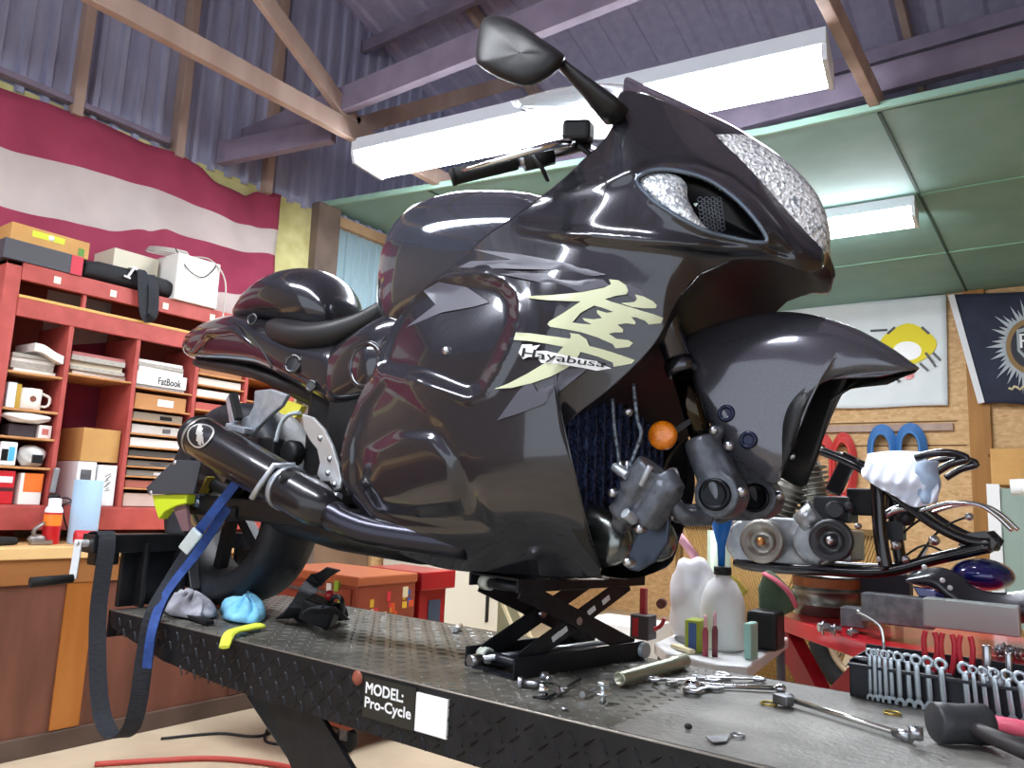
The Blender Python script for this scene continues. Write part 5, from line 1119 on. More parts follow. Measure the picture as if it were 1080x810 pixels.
for i in range(34):
    w_, h_ = rnd.uniform(.012, .032), rnd.uniform(.014, .045); c = mat('sticker_%s' % pal[i % 10][1:], pal[i % 10], .4); b = MB()
    if i % 2: y, z = tyy+rnd.uniform(.02, .31), rnd.uniform(.50, .64); b.b2((tx, y, z), (tx+.0012+.0002*(i % 5), y+w_, z+h_))
    else: x, z = tx-rnd.uniform(.04, .5), rnd.uniform(.47, .64); b.b2((x, tyy-.0115-.0002*(i % 5), z), (x+w_, tyy, z+h_))
    b.build('sticker', c, tc)
r2 = thing('red_tool_cabinet', 'bright red tool cabinet just behind the stickered tool chest', 'tool cabinet', (-2.55, 2.75, 0))
b = MB(); b.b2((-2.72, 2.62, 0), (-2.42, 2.80, .62)); b.b2((-2.74, 2.60, .62), (-2.39, 2.83, .70)); b.build('cabinet', red, r2, bevel=.005)
b = MB(); b.b2((-2.42, 2.68, .40), (-2.415, 2.76, .57)); b.build('opening_shade', mat('blue_shadow_panel', '#3c4a60', .5), r2)  # no hole cut: the opening's shade is painted as a flat slab
o = boxy('white_cabinet', (XL+.08, 3.75, 0), (-3.35, 4.45, 1.05), mat('cream_cabinet', '#e4dfcf', .5), 'cream white cabinet against the far left wall', 'cabinet', bevel=.01)
b = MB(); b.b2((-3.35, 4.30, .2), (-3.342, 4.33, .95)); b.build('dark_slot', blackp, o)
for i, (y, lab) in enumerate(((4.62, 'pale wooden lath leaning right of the cream cabinet'), (4.78, 'second pale lath leaning right of the cream cabinet'))):
    b = MB(); b.beam((-3.3, y+.05, 0.01), (-3.7, y-.05, .75), .03, .02); tag(b.build('wood_lath', mat('pale_lath', '#e6d9b8', .6)), lab, 'lath')
boxy('board', (-3.82, 4.55, 0.0), (-3.72, 5.3, .75), mat('olive_board', '#9a9a80', .7), 'olive grey board standing behind the leaning laths', 'board')
boxy('white_box', (-2.55, 4.2, 0), (-2.1, 4.6, .33), MATS['white_carton'], 'white box on the floor seen through the jack arms', 'box')
# ------------------------------------------------------------------ back wall
for i, px in enumerate((1033,)):
    q = at(px, 425, Y=YB); b = MB(); b.b2((q.x-.075, YB-.05, 0), (q.x+.075, YB, ZC)); struct(b.build('trim_50', mat('osb_post', '#a8793f', .65, 0, '#936732', 5, stretch=(3, 1, .3)), bevel=.003))
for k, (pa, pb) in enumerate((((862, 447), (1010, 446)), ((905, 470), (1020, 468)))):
    a, c = at(*pa, Y=YB), at(*pb, Y=YB); b = MB(); b.b2((a.x-1.5, YB-.004, a.z-.008), (c.x, YB, a.z+.002)); struct(b.build('trim_%d' % (51+k), mat('seam_brown', '#6a4a28', .8)))  # dark brown strips along the board seams
def hanging(name, P, m, label, cat, Y=YB-.03, amp=.012, freq=7, n=26, seed=0):
    tl_, tr_, br_, bl_ = [Vector(p) for p in P]; b = MB(); rows = []
    for i in range(n):
        v = i/(n-1); row = []
        for k in range(n):
            u = k/(n-1); p = (tl_*(1-u)+tr_*u)*(1-v)+(bl_*(1-u)+br_*u)*v
            row.append(p+Vector((0, amp*math.sin(u*freq+v*3+seed)*(.3+v)*.6-amp, .006*math.sin(u*9+seed)*v)))
        rows.append(row)
    b.grid(rows); return tag(b.build(name, m, solid=.003), label, cat)
A = lambda x, y, dy=.03: at(x, y, Y=YB-dy)
wf_ = hanging('wall_banner', [A(822, 327), A(998, 311), A(1000, 428), A(822, 432)], mat('banner_white', '#dfe6ea', .8, 0, '#d3dce2', 3), 'white banner with a yellow patch and black marks on the back wall', 'banner')
b = MB(); S = [A(958+27*math.cos(t)+3*math.cos(3*t), 363+22*math.sin(t), .052) for t in (2*math.pi*k/30 for k in range(30))]; b.prism(S, (0, .003, 0)); b.build('yellow_patch', mat('banner_yellow', '#e2d22e', .7), wf_)
b = MB(); S = [A(957+15*math.cos(t), 370+10*math.sin(t), .056) for t in (2*math.pi*k/24 for k in range(24))]; b.prism(S, (0, .003, 0)); b.build('white_patch', whited, wf_)
for a, c in (((976, 372), (984, 382)), ((980, 377), (987, 387)), ((970, 383), (979, 391)), ((984, 372), (992, 380)), ((936, 352), (944, 345)), ((972, 345), (980, 352)), ((918, 349), (936, 348))):
    b = MB(); b.beam(A(*a, .056), A(*c, .056), .02, .003, (0, 1, 0)); b.build('black_mark', inkblk, wf_)
b = MB(); S = [A(958+6*math.cos(t), 396+4*math.sin(t), .054) for t in (2*math.pi*k/16 for k in range(16))]; b.prism(S, (0, .003, 0)); b.build('red_mark', red, wf_)
for k in range(7): b = MB(); b.beam(A(903+k*7, 397+k*.3, .054), A(907+k*7, 403-(k % 3), .054), .025, .003, (0, 1, 0)); b.build('black_mark', inkblk, wf_)
bf = hanging('wall_flag', [A(1004, 311, .075), A(1150, 306, .075), A(1150, 428, .075), A(1038, 426, .075)], mat('flag_navy', '#22263a', .8, 0, '#2a3044', 5), 'dark navy flag with a pale feathered flame ring on the back wall', 'flag')
b = MB(); b.beam(A(1003, 311, .104), A(1035, 425, .104), .045, .004, (0, 1, 0)); b.build('white_hem', mat('hem_white', '#d6dae0', .7), bf)
fm = mat('feather_grey', '#aab4bc', .7); cx, cy = 1086, 365
for k in range(26):
    t = math.pi*(.45+1.1*k/25); r0, r1 = 22, 34+16*((k*7) % 5)/5; w_ = .13
    q = [(cx+r0*math.cos(t-w_)*1.0, cy-r0*math.sin(t-w_)*1.15), (cx+r1*math.cos(t+.10), cy-r1*math.sin(t+.10)*1.1), (cx+r0*math.cos(t+w_), cy-r0*math.sin(t+w_)*1.15)]
    b = MB(); b.prism([A(x, y, .104) for x, y in q], (0, .003, 0)); b.build('feather', fm, bf)
for r0, c, nm_, d in ((25, '#8a7048', 'tan_ring', .108), (20, '#2c303c', 'dark_disc', .112)):
    b = MB(); b.prism([A(cx+r0*math.cos(t), cy+r0*1.15*math.sin(t), d) for t in (2*math.pi*k/36 for k in range(36))], (0, .003, 0)); b.build(nm_, mat('flag_'+nm_, c, .7), bf)
b = MB(); b.prism([A(x, y, .116) for x, y in ((1072, 348), (1086, 344), (1100, 348), (1098, 370), (1086, 384), (1073, 370))], (0, .003, 0)); b.build('shield', mat('shield_grey', '#9aa4ac', .6), bf)
b = MB(); b.prism([A(x, y, .120) for x, y in ((1075, 351), (1086, 348), (1097, 351), (1095, 369), (1086, 379), (1076, 369))], (0, .002, 0)); b.build('shield_inner', mat('flag_dark_disc', '#2c303c', .7), bf)
q = A(1076, 367, .124); text_on('R', q, (1, 0, 0), (0, 0, 1), .08, .11, whited, bf, 'letter')
b = MB(); b.tube([A(1064+k*3, 409+2*math.sin(k*2), .106) for k in range(12)], .010, 6); b.build('script_mark', mat('script_cream', '#cfc6a0', .6), bf)
# coiled hoses on the wall
def coil(c0, w, h, m, label, n=5, r=.013):
    c = at(*c0, Y=YB-.06); b = MB()
    for k in range(n):
        s = 1-.07*k; b.tube([c+Vector((w*s*math.cos(t), -.012*k, h*s*math.sin(t)*(1.0 if math.sin(t) > 0 else 1.25))) for t in (2*math.pi*j/30 for j in range(30))], r, 7, closed=True)
    return tag(b.build('coiled_hose', m), label, 'hose')
rh = mat('red_hose_coil', '#c23a38', .5); bh = mat('blue_hose_coil', '#3c74b4', .45)
coil((869, 490), .09, .26, rh, 'red hose coil at the left of the row on the back wall'); coil((890, 490), .10, .27, rh, 'red hose coil next to the blue coils on the back wall')
coil((931, 475), .11, .21, bh, 'blue hose coil left of the other blue coil on the back wall', 6); coil((961, 473), .11, .20, bh, 'blue hose coil right of the other blue coil on the back wall', 6)
q = at(900, 452, Y=YB-.04); b = MB(); b.b2((q.x-.4, YB-.04, q.z-.03), (q.x+.75, YB-.004, q.z+.03)); struct(b.build('trim_60', wood, bevel=.004))
b = MB(); a = at(1043, 480, Y=YB-.02); c = at(1062, 484, Y=YB-.2); b.tube([a, c], .02, 8); tag(b.build('wall_hook', mat('rust_hook', '#8a4a34', .6)), 'rusty hook sticking out beside the wall post', 'hook')
o = boxy('wall_panel', (at(1052, 600, Y=6.6).x, 6.58, .3), (.6, 6.62, at(1052, 515, Y=6.6).z), mat('panel_grey_green', '#8fa39a', .5), 'grey green panel with a white edge leaning at the right of the back wall', 'panel')
b = MB(); q = at(1049, 515, Y=6.57); b.b2((q.x-.05, 6.56, .3), (q.x+.03, 6.63, q.z+.03)); b.build('white_edge', whited, o)
b = MB(); b.tube([at(1066, 514, Y=6.2), at(1110, 512, Y=6.2)], .055, 18); tag(b.build('paper_roll', white), 'white roll lying on top of the grey green panel', 'roll')
o = boxy('carton', (at(1045, 475, Y=6.7).x, 6.62, at(1060, 512, Y=6.7).z), (.3, 6.95, at(1060, 474, Y=6.7).z), kraft, 'pale cardboard sheet above the grey green panel', 'carton')
# ------------------------------------------------------------------ second lift, its wheel and clutter
rl = thing('red_lift', 'red lift table standing at an angle behind the black lift', 'lift table', (-.4, 2.6, 0))
A0, B0 = Vector((-.90, 2.83, 0)), Vector((-.06, 1.94, 0)); n_ = Vector((.73, .69, 0))*.62; d_ = (B0-A0).normalized()
b = MB(); b.prism([p+Vector((0, 0, .628)) for p in (A0, B0, B0+n_, A0+n_)], (0, 0, .052)); b.build('table', mat('lift_red', '#d22030', .3, .1, coat=.5), rl, bevel=.004)
redd = mat('lift_dark_red', '#8e1a26', .4, .1)
for s in (0.04, .58):
    o_ = n_.normalized()*s
    b = MB(); b.beam(A0+o_+d_*.55+Vector((0, 0, .61)), A0+o_+d_*-.15+Vector((0, 0, .08)), .05, .09); b.build('leg', redd, rl)
    b = MB(); b.beam(A0+o_+d_*.02+Vector((0, 0, .60)), A0+o_+d_*.75+Vector((0, 0, .08)), .05, .09); b.build('leg', redd, rl)
b = MB(); b.beam(A0+Vector((0, 0, .04)), B0+Vector((0, 0, .04)), .08, .08); b.beam(A0+n_+Vector((0, 0, .04)), B0+n_+Vector((0, 0, .04)), .08, .08); b.build('base_frame', redd, rl)
wh = thing('spoked_wheel', 'old motorcycle wheel with a dark tyre standing behind the wrench tray', 'wheel', (-.70, 3.8, 0))
q = at(912, 692, Y=3.75); WR = .26; wc = Vector((q.x, 3.75, WR+.225)); ax = (.25, 1, 0)
b = MB(); b.torus(wc, WR-.045, .045, ax, 40, 12); b.build('tyre', rubber, wh)
b = MB(); b.torus(wc, WR-.10, .016, ax, 40, 8); b.build('rim', mat('tan_rim', '#b9a488', .4, .5), wh)
b = MB(); axv = Vector(ax).normalized(); e1 = axv.orthogonal().normalized(); e2 = axv.cross(e1)
for k in range(18): t = 2*math.pi*k/18; b.tube([wc+(e1*math.cos(t)+e2*math.sin(t))*.03, wc+(e1*math.cos(t+.2)+e2*math.sin(t+.2))*(WR-.105)], .003, 5)
b.build('spokes', dsteel, wh)
b = MB(); b.tube([wc-axv*.05, wc+axv*.05], .035, 16); b.build('hub', dsteel, wh)
b = MB(); b.b2((wc.x-.2, 3.65, 0), (wc.x+.3, 3.85, .222)); tag(b.build('wood_block', kraft, bevel=.004), 'low wooden block under the old spoked wheel', 'block')
# chopper frame with engine
CY = 2.86
def V(px, py, d=0.): return at(px, py, Y=CY-d)
ch = thing('custom_frame', 'bare black custom motorcycle frame with its engine on the red lift', 'motorcycle frame', (V(900, 600).x, CY, V(900, 600).z))
fblk = mat('frame_black', '#17171b', .25, .4, coat=.8)
for s in (-1, 1):
    o_ = lambda P, s=s: [at(x, y, Y=CY-.13)+Vector((0, .13-s*.13, 0)) for x, y in P]
    for P, r, nm_ in (([(862, 474), (905, 492), (940, 520), (985, 553), (1020, 570), (1045, 573)], .016, 'top_rail'), ([(775, 592), (800, 598), (860, 601), (930, 603), (985, 590), (1045, 576)], .019, 'bottom_rail'), ([(925, 505), (928, 560), (935, 602)], .022, 'seat_post'), ([(965, 483), (985, 478), (1005, 478), (1020, 484), (1002, 490), (985, 500)], .012, 'tail_loop')):
        b = MB(); b.tube(spline(o_(P), 5), r, 10); b.build(nm_, fblk, ch)
    b = MB(); b.prism(o_([(1020, 562), (1040, 560), (1052, 572), (1045, 584), (1025, 582), (1010, 575)]), (0, .008, 0)); b.build('axle_plate', fblk, ch, bevel=.002)
    b = MB(); P = spline(o_([(968, 540), (1000, 531), (1030, 532), (1050, 543), (1068, 560)]), 5); b.tube(P, .014, 8, flat=.5); b.build('fender_strut', chrome, ch)
b = MB(); b.tube(spline([V(930, 545, .1), V(950, 536, .1), V(970, 540, .1), V(985, 552, .1)], 4), .014, 8); b.build('silver_bracket', chrome, ch)
b = MB(); b.beam(V(878, 520, .12), V(898, 480, .12), .05, .03, (0, 1, 0)); b.build('neck_post', fblk, ch, bevel=.004)
for P in ([(940, 580), (955, 560), (975, 545)], [(950, 590), (975, 575), (1000, 585)], [(960, 600), (990, 560), (1020, 545)]):
    b = MB(); b.tube(spline([V(*p, .06) for p in P], 4), .004, 6); b.build('wire', blackp, ch)
for px, r in (((945, 575), .014), ((955, 590), .012), ((1022, 545), .012), ((928, 590), .010), ((985, 570), .016), ((905, 555), .010)):
    b = MB(); b.lathe([(0, -.012), (r*.9, -.010), (r, 0), (r, .01)], V(*px, .14), (0, 1, 0), 14); b.build('fitting', steel, ch)
b = MB(); b.ball(V(955, 545, .06), (.03, .03, .03)); b.box(V(945, 560, .05), (.05, .06, .06)); b.build('oil_filter', mat('engine_dark', '#3a3c40', .4, .5), ch)
b = MB(); b.beam(V(965, 600, .04), V(978, 575, .04), .02, .01); b.build('silver_lever', steel, ch)
eng = mat('engine_alu', '#a9adb0', .38, .75, '#8f9396', 25, .15)
b = MB(); b.tube([V(790, 572, .13), V(790, 572, -.10)], .082, 28); b.tube([V(860, 570, .12), V(860, 570, -.1)], .075, 28); b.b2(tuple(V(785, 600, .12)), tuple(V(880, 548, -.1))); b.b2(tuple(V(850, 590, .10)), tuple(V(912, 560, -.1))); ec = b.build('engine_case', eng, ch, remesh=.007)
for px, R_, m1 in (((803, 571), .076, 'pulley_steel'), ((876, 570), .070, 'pulley_dark')):
    mm = mat(m1, '#8d8a84' if 'steel' in m1 else '#4c4d50', .35, .8); o_ = V(*px, .155)
    b = MB(); b.lathe([(0, 0), (R_*.25, 0), (R_*.28, .012), (R_*.55, .014), (R_*.6, .0), (R_*.9, -.004), (R_, 0), (R_, .03), (0, .03)], o_, (0, 1, 0), 36)
    for rr_ in (.72, .84): b.torus(o_+Vector((0, -.001, 0)), R_*rr_, .0025, (0, 1, 0), 32, 6)
    pu = b.build('pulley', mm, ec); b = MB(); b.lathe([(0, -.015), (R_*.16, -.013), (R_*.2, 0), (R_*.2, .01)], o_, (0, 1, 0), 16); b.build('shaft_nut', mat('copper_nut', '#b07a4a', .4, .8) if 'steel' in m1 else steel, pu)
b = MB(); c0, c1_ = V(818, 545, .0), V(842, 480, .0); v = (c1_-c0); 
for k in range(12):
    p = c0+v*(k/12); b.tube([p-v.normalized()*.0028, p+v.normalized()*.0028], .078-.001*k, 20)
b.tube([c0, c1_], .055, 16); cy = b.build('cylinder', mat('fin_alu', '#b6b4aa', .4, .7), ch)
b = MB(); b.tube([c1_-v*.02, c1_+v*.16], [.07, .06], 18); b.build('rocker_cover', eng, cy, bevel=.004)
b = MB(); c2, c3 = V(862, 545, -.05), V(850, 490, -.05); v2 = c3-c2
for k in range(10): p = c2+v2*(k/10); b.tube([p-v2.normalized()*.0028, p+v2.normalized()*.0028], .07, 20)
b.tube([c2, c3], .05, 16); b.build('cylinder', MATS['fin_alu'], ch)
b = MB(); b.b2(tuple(V(858, 550, .1)), tuple(V(905, 525, -.02))); b.tube([V(880, 538, .13), V(880, 538, .08)], .03, 20); b.ball(V(895, 535, .1), .018); b.build('starter', mat('engine_dark', '#3a3c40', .4, .5), ch, bevel=.006)
b = MB(); b.tube([V(845, 553, .10), V(862, 540, .10)], [.04, .045], 18); b.build('filter_can', eng, ch)
b = MB(); b.tube([V(770, 555, .1), V(790, 548, .1), V(800, 540, .05)], .014, 10); b.build('front_mount', eng, ch)
b = MB(); b.b2(tuple(V(925, 560, .1)), tuple(V(1000, 545, -.1))) if False else b.box(V(915, 530, .0), (.10, .16, .09)); b.build('battery_tray', blackm, ch, bevel=.006)
# white cloth over the frame
P3 = [[(915, 478), (940, 475), (970, 476)], [(912, 488), (942, 490), (976, 480)], [(908, 500), (945, 508), (984, 498)], [(925, 513), (955, 520), (990, 515)], [(948, 524), (966, 535), (990, 528)]]
b = MB(); cc = []
for r_, dd in zip(P3, (.02, .12, .17, .18, .18)): cc.append(spline([(x, y, dd+.015*math.sin(x*.3)) for x, y in r_], 8))
g_ = [spline(list(c), 6) for c in zip(*cc)]; b.grid([[V(x, y, d+.012*math.sin(x*.45+y*.2)) for x, y, d in c] for c in g_])
o = tag(b.build('white_cloth', mat('cloth_white', '#e4e8f0', .9, 0, '#cfd8e6', 12, .3), solid=.004, sub=1), 'white cloth draped over the bare motorcycle frame', 'cloth')
b = MB(); g_ = []
for x, d in ((965, .16), (975, .20), (986, .19), (992, .16)): g_.append([V(x+2*math.sin(y*.2), y, d+.012*math.sin(y*.3+x)) for y in range(486, 532, 5)])
b.grid(g_); tag(b.build('blue_cloth', mat('pale_blue_cloth', '#a9bdd4', .9, 0, '#93a9c4', 12, .3), solid=.004, sub=1), 'pale blue cloth hanging from the right of the white cloth', 'cloth')
# supports and clutter between the red lift and the frame
A_ = lambda x, y, Y: at(x, y, Y=Y)
q0, q1 = A_(836, 655, 2.95), A_(905, 610, 2.95); rad = (q1.x-q0.x)/2
can = thing('metal_canister', 'grey metal canister standing under the bare engine', 'canister', ((q0.x+q1.x)/2, 2.97, .682))
h = q1.z-.682; b = MB(); b.lathe([(0, 0), (rad, 0), (rad, h*.25), (rad*1.03, h*.27), (rad, h*.29), (rad, h*.6), (rad*1.03, h*.62), (rad, h*.64), (rad, h), (rad*.9, h), (rad*.88, h-.02), (0, h-.02)], ((q0.x+q1.x)/2, 2.97, .682), (0, 0, 1), 36); b.build('drum', mat('worn_tin', '#9aa09a', .35, .8, '#6e6a60', 12, .1), can)
b = MB(); b.lathe([(rad*1.005, h*.72), (rad*1.005, h*.95)], ((q0.x+q1.x)/2, 2.97, .682), (0, 0, 1), 36); b.build('rust_band', mat('rust_band', '#a8683c', .6), can)
gr = thing('wire_grating', 'rusty expanded metal grating behind the funnel and jug', 'grating', A_(820, 650, 4.2))
b = MB(); gx0, gx1 = A_(785, 600, 4.2), A_(862, 650, 4.2)
for k in range(26):
    x = gx0.x+(gx1.x-gx0.x)*k/25
    for s in (-1, 1): b.tube([(x, 4.2, .02), (x+s*.35, 4.2, .95)], .006, 4)
b.build('mesh_panel', mat('rusty_mesh', '#9a7a44', .5, .5), gr)
b = MB()
for x in (gx0.x-.38, gx1.x+.38): b.b2((x-.015, 4.18, 0), (x+.015, 4.22, .97))
b.b2((gx0.x-.38, 4.18, .94), (gx1.x+.38, 4.22, .97)); b.build('frame', mat('rusty_mesh2', '#7a6038', .5, .5), gr)
tk = thing('fuel_tank_shell', 'dark blue motorcycle tank shell lying on the bodywork at the right', 'fuel tank', at(1035, 610, Y=2.75))
b = MB(); c = at(1036, 606, Y=2.75); b.ball(c, (.085, .10, .048), 24, 14); b.build('shell', mat('deep_blue_paint', '#1c1f6a', .12, .3, coat=1), tk)
b = MB(); b.lathe([(0, .004), (.014, .003), (.016, 0)], c+Vector((-.01, -.06, .03)), (0, -1, .8), 16); b.build('filler_cap', chrome, tk)
bw = thing('bodywork_panel', 'curved black motorcycle fairing panel lying at the right behind the tools', 'fairing panel', at(1020, 640, Y=2.62))
b = MB(); rows = []
for P in ([(960, 603), (990, 598), (1012, 606), (1030, 620), (1060, 625), (1110, 618)], [(958, 612), (985, 612), (1005, 628), (1030, 642), (1065, 645), (1110, 640)], [(970, 618), (990, 628), (1010, 646), (1040, 658), (1070, 658), (1110, 655)]):
    rows.append(spline([tuple(at(x, y, Y=2.62)+Vector((0, (-.05 if P[0][1] == 612 else 0), 0))) for x, y in P], 6))
b.grid([[Vector(q) for q in r] for r in zip(*[spline(list(c), 5) for c in zip(*rows)])]); b.build('panel', mat('dark_slate_paint', '#34363c', .25, .3, coat=.6), bw, solid=.006)
b = MB(); b.prism([at(x, y, Y=2.58) for x, y in ((962, 618), (985, 622), (1003, 632), (1002, 640), (985, 632), (972, 634))], (0, .01, 0)); b.build('blue_insert', MATS['deep_blue_paint'], bw, bevel=.003)
for px in ((994, 612), (1002, 620), (975, 598), (1020, 638), (1030, 646)):
    b = MB(); b.ball(at(*px, Y=2.565), .0075, 10, 6); b.build('rivet', whited, bw)
for lo, hi, Y, m_, lab, nm_, cat in (((910, 655), (985, 632), 2.55, dsteel, 'long grey metal rail lying on the red lift', 'metal_rail', 'rail'), ((975, 660), (1075, 640), 2.45, mat('pale_channel', '#a9b0ae', .4, .5), 'pale metal channel behind the red handled pliers', 'channel', 'channel'), ((905, 628), (960, 606), 3.0, mat('navy_box', '#2c3442', .5), 'dark blue case under the bare frame', 'case', 'case'), ((925, 650), (965, 634), 2.62, mat('brass_part', '#8a7a4a', .4, .7), 'brass coloured part lying on the grey rail', 'brass_fitting', 'fitting'), ((888, 660), (912, 642), 2.6, dsteel, 'small grey engine part at the left end of the rail', 'engine_cover', 'engine part'), ((908, 640), (935, 605), 3.05, mat('yellow_wood', '#b8963a', .6), 'yellow wooden stand behind the grey rail', 'stand', 'stand')):
    p, q = at(*lo, Y=Y), at(*hi, Y=Y); z0 = max(.682, min(p.z, q.z)) if Y > 2.4 else p.z; boxy(nm_, (p.x, Y-.02, z0), (q.x, Y+.05, max(q.z, z0+.02)), m_, lab, cat, bevel=.004)
bits = [(868, 648, .014), (880, 652, .012), (1058, 665, .014), (1068, 660, .012), (1074, 668, .012), (1050, 660, .010), (898, 655, .010)]
for i, (x, y, r) in enumerate(bits):
    q = at(x, y, Y=2.5); b = MB(); b.tube([(q.x-r, 2.5, .682+r), (q.x+r, 2.52, .682+r)], r, 8); b.torus((q.x, 2.5, .682+r), r*1.3, r*.3, (1, .2, 0), 12, 6); tag(b.build('engine_bit', steel, bevel=.001), 'small shiny engine fitting on the red lift, %s' % ('beside the canister', 'right of the canister fitting', 'left of the cluster at the right edge', 'middle of the cluster at the right edge', 'right of the cluster at the right edge', 'behind the slim extension bar', 'next to the grey rail end')[i], 'fitting', 'engine fittings on the red lift')
# ------------------------------------------------------------------ side table with jug
st_ = thing('side_table', 'small white folding table beyond the jack carrying a jug and tools', 'table', (-.95, 2.35, 0))
tz = .63; tp = [at(695, 672, Z=tz), at(716, 690, Z=tz), at(772, 706, Z=tz), at(800, 693, Z=tz), at(838, 662, Z=tz)]; P = [Vector((-1.06, 2.20, tz)), Vector((-.97, 2.09, tz)), Vector((-.80, 2.04, tz)), Vector((-.73, 2.07, tz)), Vector((-.80, 2.66, tz)), Vector((-1.12, 2.62, tz))]
b = MB(); b.prism([p-Vector((0, 0, .035)) for p in P], (0, 0, .035)); b.build('table_top', mat('table_white', '#f0f2f3', .35), st_, bevel=.006)
for p in P[:1]+P[3:]:
    c = Vector((-.92, 2.35, 0)); q = p+(c-p)*.12; b = MB(); b.tube([(q.x, q.y, .0), (q.x, q.y, tz-.03)], .014, 12); b.build('leg', mat('leg_steel', '#6a7078', .4, .6), st_)
q = at(762, 672, Y=2.28); jug = thing('plastic_jug', 'big white plastic jug with a black collar on the side table', 'jug', (q.x, 2.28, tz))
jh = at(762, 606, Y=2.28).z-tz
b = MB(); b.lathe([(0, 0), (.060, 0), (.066, .006), (.066, jh*.55), (.060, jh*.7), (.042, jh*.88), (.024, jh*.96), (.022, jh), (0, jh)], (q.x, 2.28, tz+.001), (0, 0, 1), 36); b.build('body', mat('jug_white', '#f2f4f4', .35), jug)
b = MB(); b.lathe([(0, jh), (.026, jh), (.026, jh+.022), (.020, jh+.024), (0, jh+.024)], (q.x, 2.28, tz), (0, 0, 1), 24); b.build('collar', blackp, jug)
b = MB(); f0 = at(757, 602, Y=2.28); f1 = at(758, 545, Y=2.28); hh = f1.z-(tz+jh+.026); b.lathe([(.007, 0), (.010, .0), (.013, hh*.45), (.036, hh), (.034, hh), (.010, hh*.45)], (q.x-.004, 2.28, tz+jh+.025), (0, 0, 1), 24); tag(b.build('funnel', mat('funnel_blue', '#1f7ad8', .35)), 'bright blue funnel standing in the white jug', 'funnel')
bag('white_bag', (-1.0, 2.36, tz+.115), (.085, .07, .13), mat('bag_white', '#f4f4f6', .5), 'white plastic bag slumped on the side table left of the jug', 'plastic bag', 6)
b = MB(); c = at(697, 637, Y=2.2); b.lathe([(0, .0), (.012, 0), (.014, -.004), (.015, .03), (0, .03)], c, (-.3, 1, 0), 18); tag(b.build('rolled_tube', mat('tube_brown', '#6a3a34', .5)), 'short brown tube poking from under the white bag', 'tube')
rg = [(-.76, 2.42, tz+.05)]
b = MB(); S = [(798, 620), (806, 600), (815, 607), (838, 630), (834, 645), (812, 655), (800, 652)]; b.prism([at(x, y, Y=2.42) for x, y in S], (0, .05, 0)); tag(b.build('green_bag', mat('dark_green_cloth', '#4a6048', .8, 0, '#5d7058', 15, .4), bevel=.012), 'dark green cloth bag beside the white jug', 'bag')
b = MB(); b.tube(spline([at(806, 605, Y=2.40), at(818, 612, Y=2.38), at(832, 625, Y=2.38), at(840, 640, Y=2.4)], 4), .012, 8, flat=.5); tag(b.build('pink_strap', mat('pink_fabric', '#d86a7c', .7)), 'pink strap lying over the dark green bag', 'strap')
b = MB(); b.tube(spline([at(764, 603, Y=2.34), at(774, 612, Y=2.34), at(786, 625, Y=2.36)], 4), [.010]*8+[.014], 8); tag(b.build('yellow_glove', mat('dull_yellow', '#b9ac4a', .7)), 'dull yellow glove finger hanging right of the jug collar', 'glove')
o = boxy('black_pouch', (at(790, 660, Y=2.36).x, 2.33, tz+.001), (at(822, 650, Y=2.36).x, 2.42, at(815, 645, Y=2.36).z), blackp, 'black pouch on the side table right of the jug', 'pouch', bevel=.012)
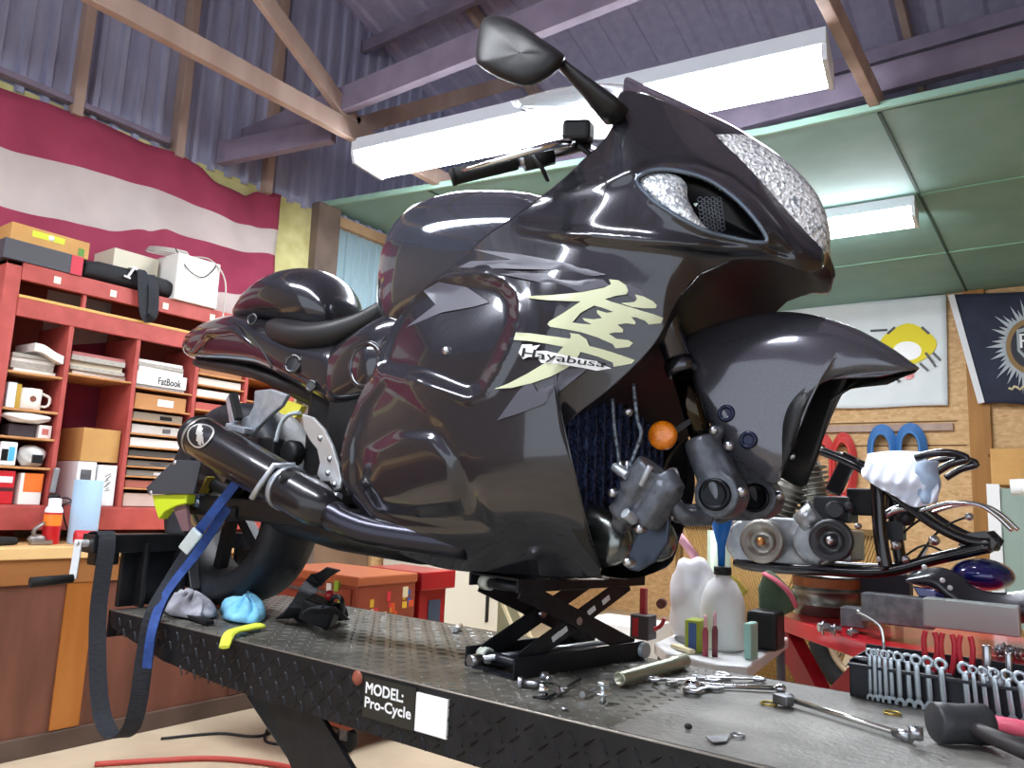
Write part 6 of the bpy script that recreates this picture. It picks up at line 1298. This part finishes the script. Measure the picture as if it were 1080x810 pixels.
for lo, hi, Y, c, lab, nm_, cat in (((722, 672), (738, 655), 2.14, '#a8b83a', 'green and blue tape roll box in front of the white bag', 'tape_box', 'box'), ((741, 673), (747, 650), 2.12, '#a8485a', 'small pink capped bottle in front of the jug', 'small_bottle', 'bottle'), ((751, 672), (757, 647), 2.13, '#7a3a44', 'small dark red bottle touching the pink capped bottle', 'small_bottle', 'bottle'), ((664, 668), (684, 650), 2.20, '#3a3034', 'dark toolbox with a red latch behind the jack', 'toolbox', 'toolbox'), ((784, 668), (792, 658), 2.16, '#a8d8cc', 'mint green block right of the jug', 'block', 'block')):
    p, q = at(*lo, Y=Y), at(*hi, Y=Y)
    if 'bottle' in nm_:
        r = (q.x-p.x)/2; t = thing(nm_, lab, cat, ((p.x+q.x)/2, Y, tz)); h = q.z-tz
        b = MB(); b.lathe([(0, 0), (r, 0), (r, h*.6), (r*.5, h*.72), (0, h*.72)], ((p.x+q.x)/2, Y, tz+.001), (0, 0, 1), 18); b.build('body', mat('b_'+c[1:], c, .3), t); b = MB(); b.lathe([(0, h*.7), (r*.6, h*.7), (r*.55, h), (0, h)], ((p.x+q.x)/2, Y, tz+.002), (0, 0, 1), 16); b.build('cap', mat('cap_pink', '#e0a8b4', .4), t)
    else:
        o = boxy(nm_, (p.x, Y, tz+.001), (q.x, Y+.06, max(q.z, tz+.02)), mat('b_'+c[1:], c, .4), lab, cat, bevel=.004)
        if nm_ == 'tape_box': decor(o, (p.x+.012, Y-.001, tz+.006), (q.x-.010, Y, q.z-.008), mat('blue_panel', '#4a68a0', .4))
        if nm_ == 'toolbox': decor(o, (p.x+.01, Y-.001, tz+.01), (p.x+.03, Y, q.z-.01), red)
q = at(679, 628, Y=2.24); b = MB(); b.beam((q.x, 2.24, tz+.002), (q.x, 2.24, at(679, 620, Y=2.24).z), .022, .02, (1, 0, 0)); tag(b.build('red_grip_tool', red, bevel=.004), 'upright red handled tool behind the jack top', 'tool')
b = MB(); b.tube(spline([at(690, 664, Y=2.12), at(697, 660, Y=2.12), at(701, 652, Y=2.12)], 4), .006, 8); tag(b.build('red_cutter', red), 'red handled cutter lying at the left edge of the side table', 'cutter')
for k, (a, c, cc_, lab) in enumerate((((704, 664), (722, 668), '#e2d8b0', 'cream brush lying in front of the white bag'), ((700, 655), (735, 648), '#6a6c6e', 'grey flat tool lying under the white bag'))):
    p, q = (Vector((-.98, 2.16, tz+.008)), Vector((-.90, 2.11, tz+.008))) if k == 0 else (Vector((-1.03, 2.30, tz+.008)), Vector((-.93, 2.20, tz+.008))); b = MB(); b.beam(p, q, .022, .012); tag(b.build('hand_brush' if k == 0 else 'scraper', mat('bm_'+cc_[1:], cc_, .6), bevel=.003), lab, 'brush' if k == 0 else 'scraper')
cyl_ = at(748, 560, Y=2.9); b = MB(); b.tube([(cyl_.x, 3.0, .0), (cyl_.x, 3.0, cyl_.z)], .045, 20); tag(b.build('gas_bottle', mat('pale_green_bottle', '#a9b8a4', .35, .2)), 'pale green upright cylinder seen between the caliper and the fork', 'cylinder')
b = MB(); q = at(722, 560, Y=2.5); b.tube([at(712, 560, Y=2.45), at(724, 575, Y=2.45), at(735, 590, Y=2.45)], .014, 10); tag(b.build('pink_tube', mat('pink_tube', '#e2a8b8', .5)), 'pink plastic tube rising from the white bag', 'tube')
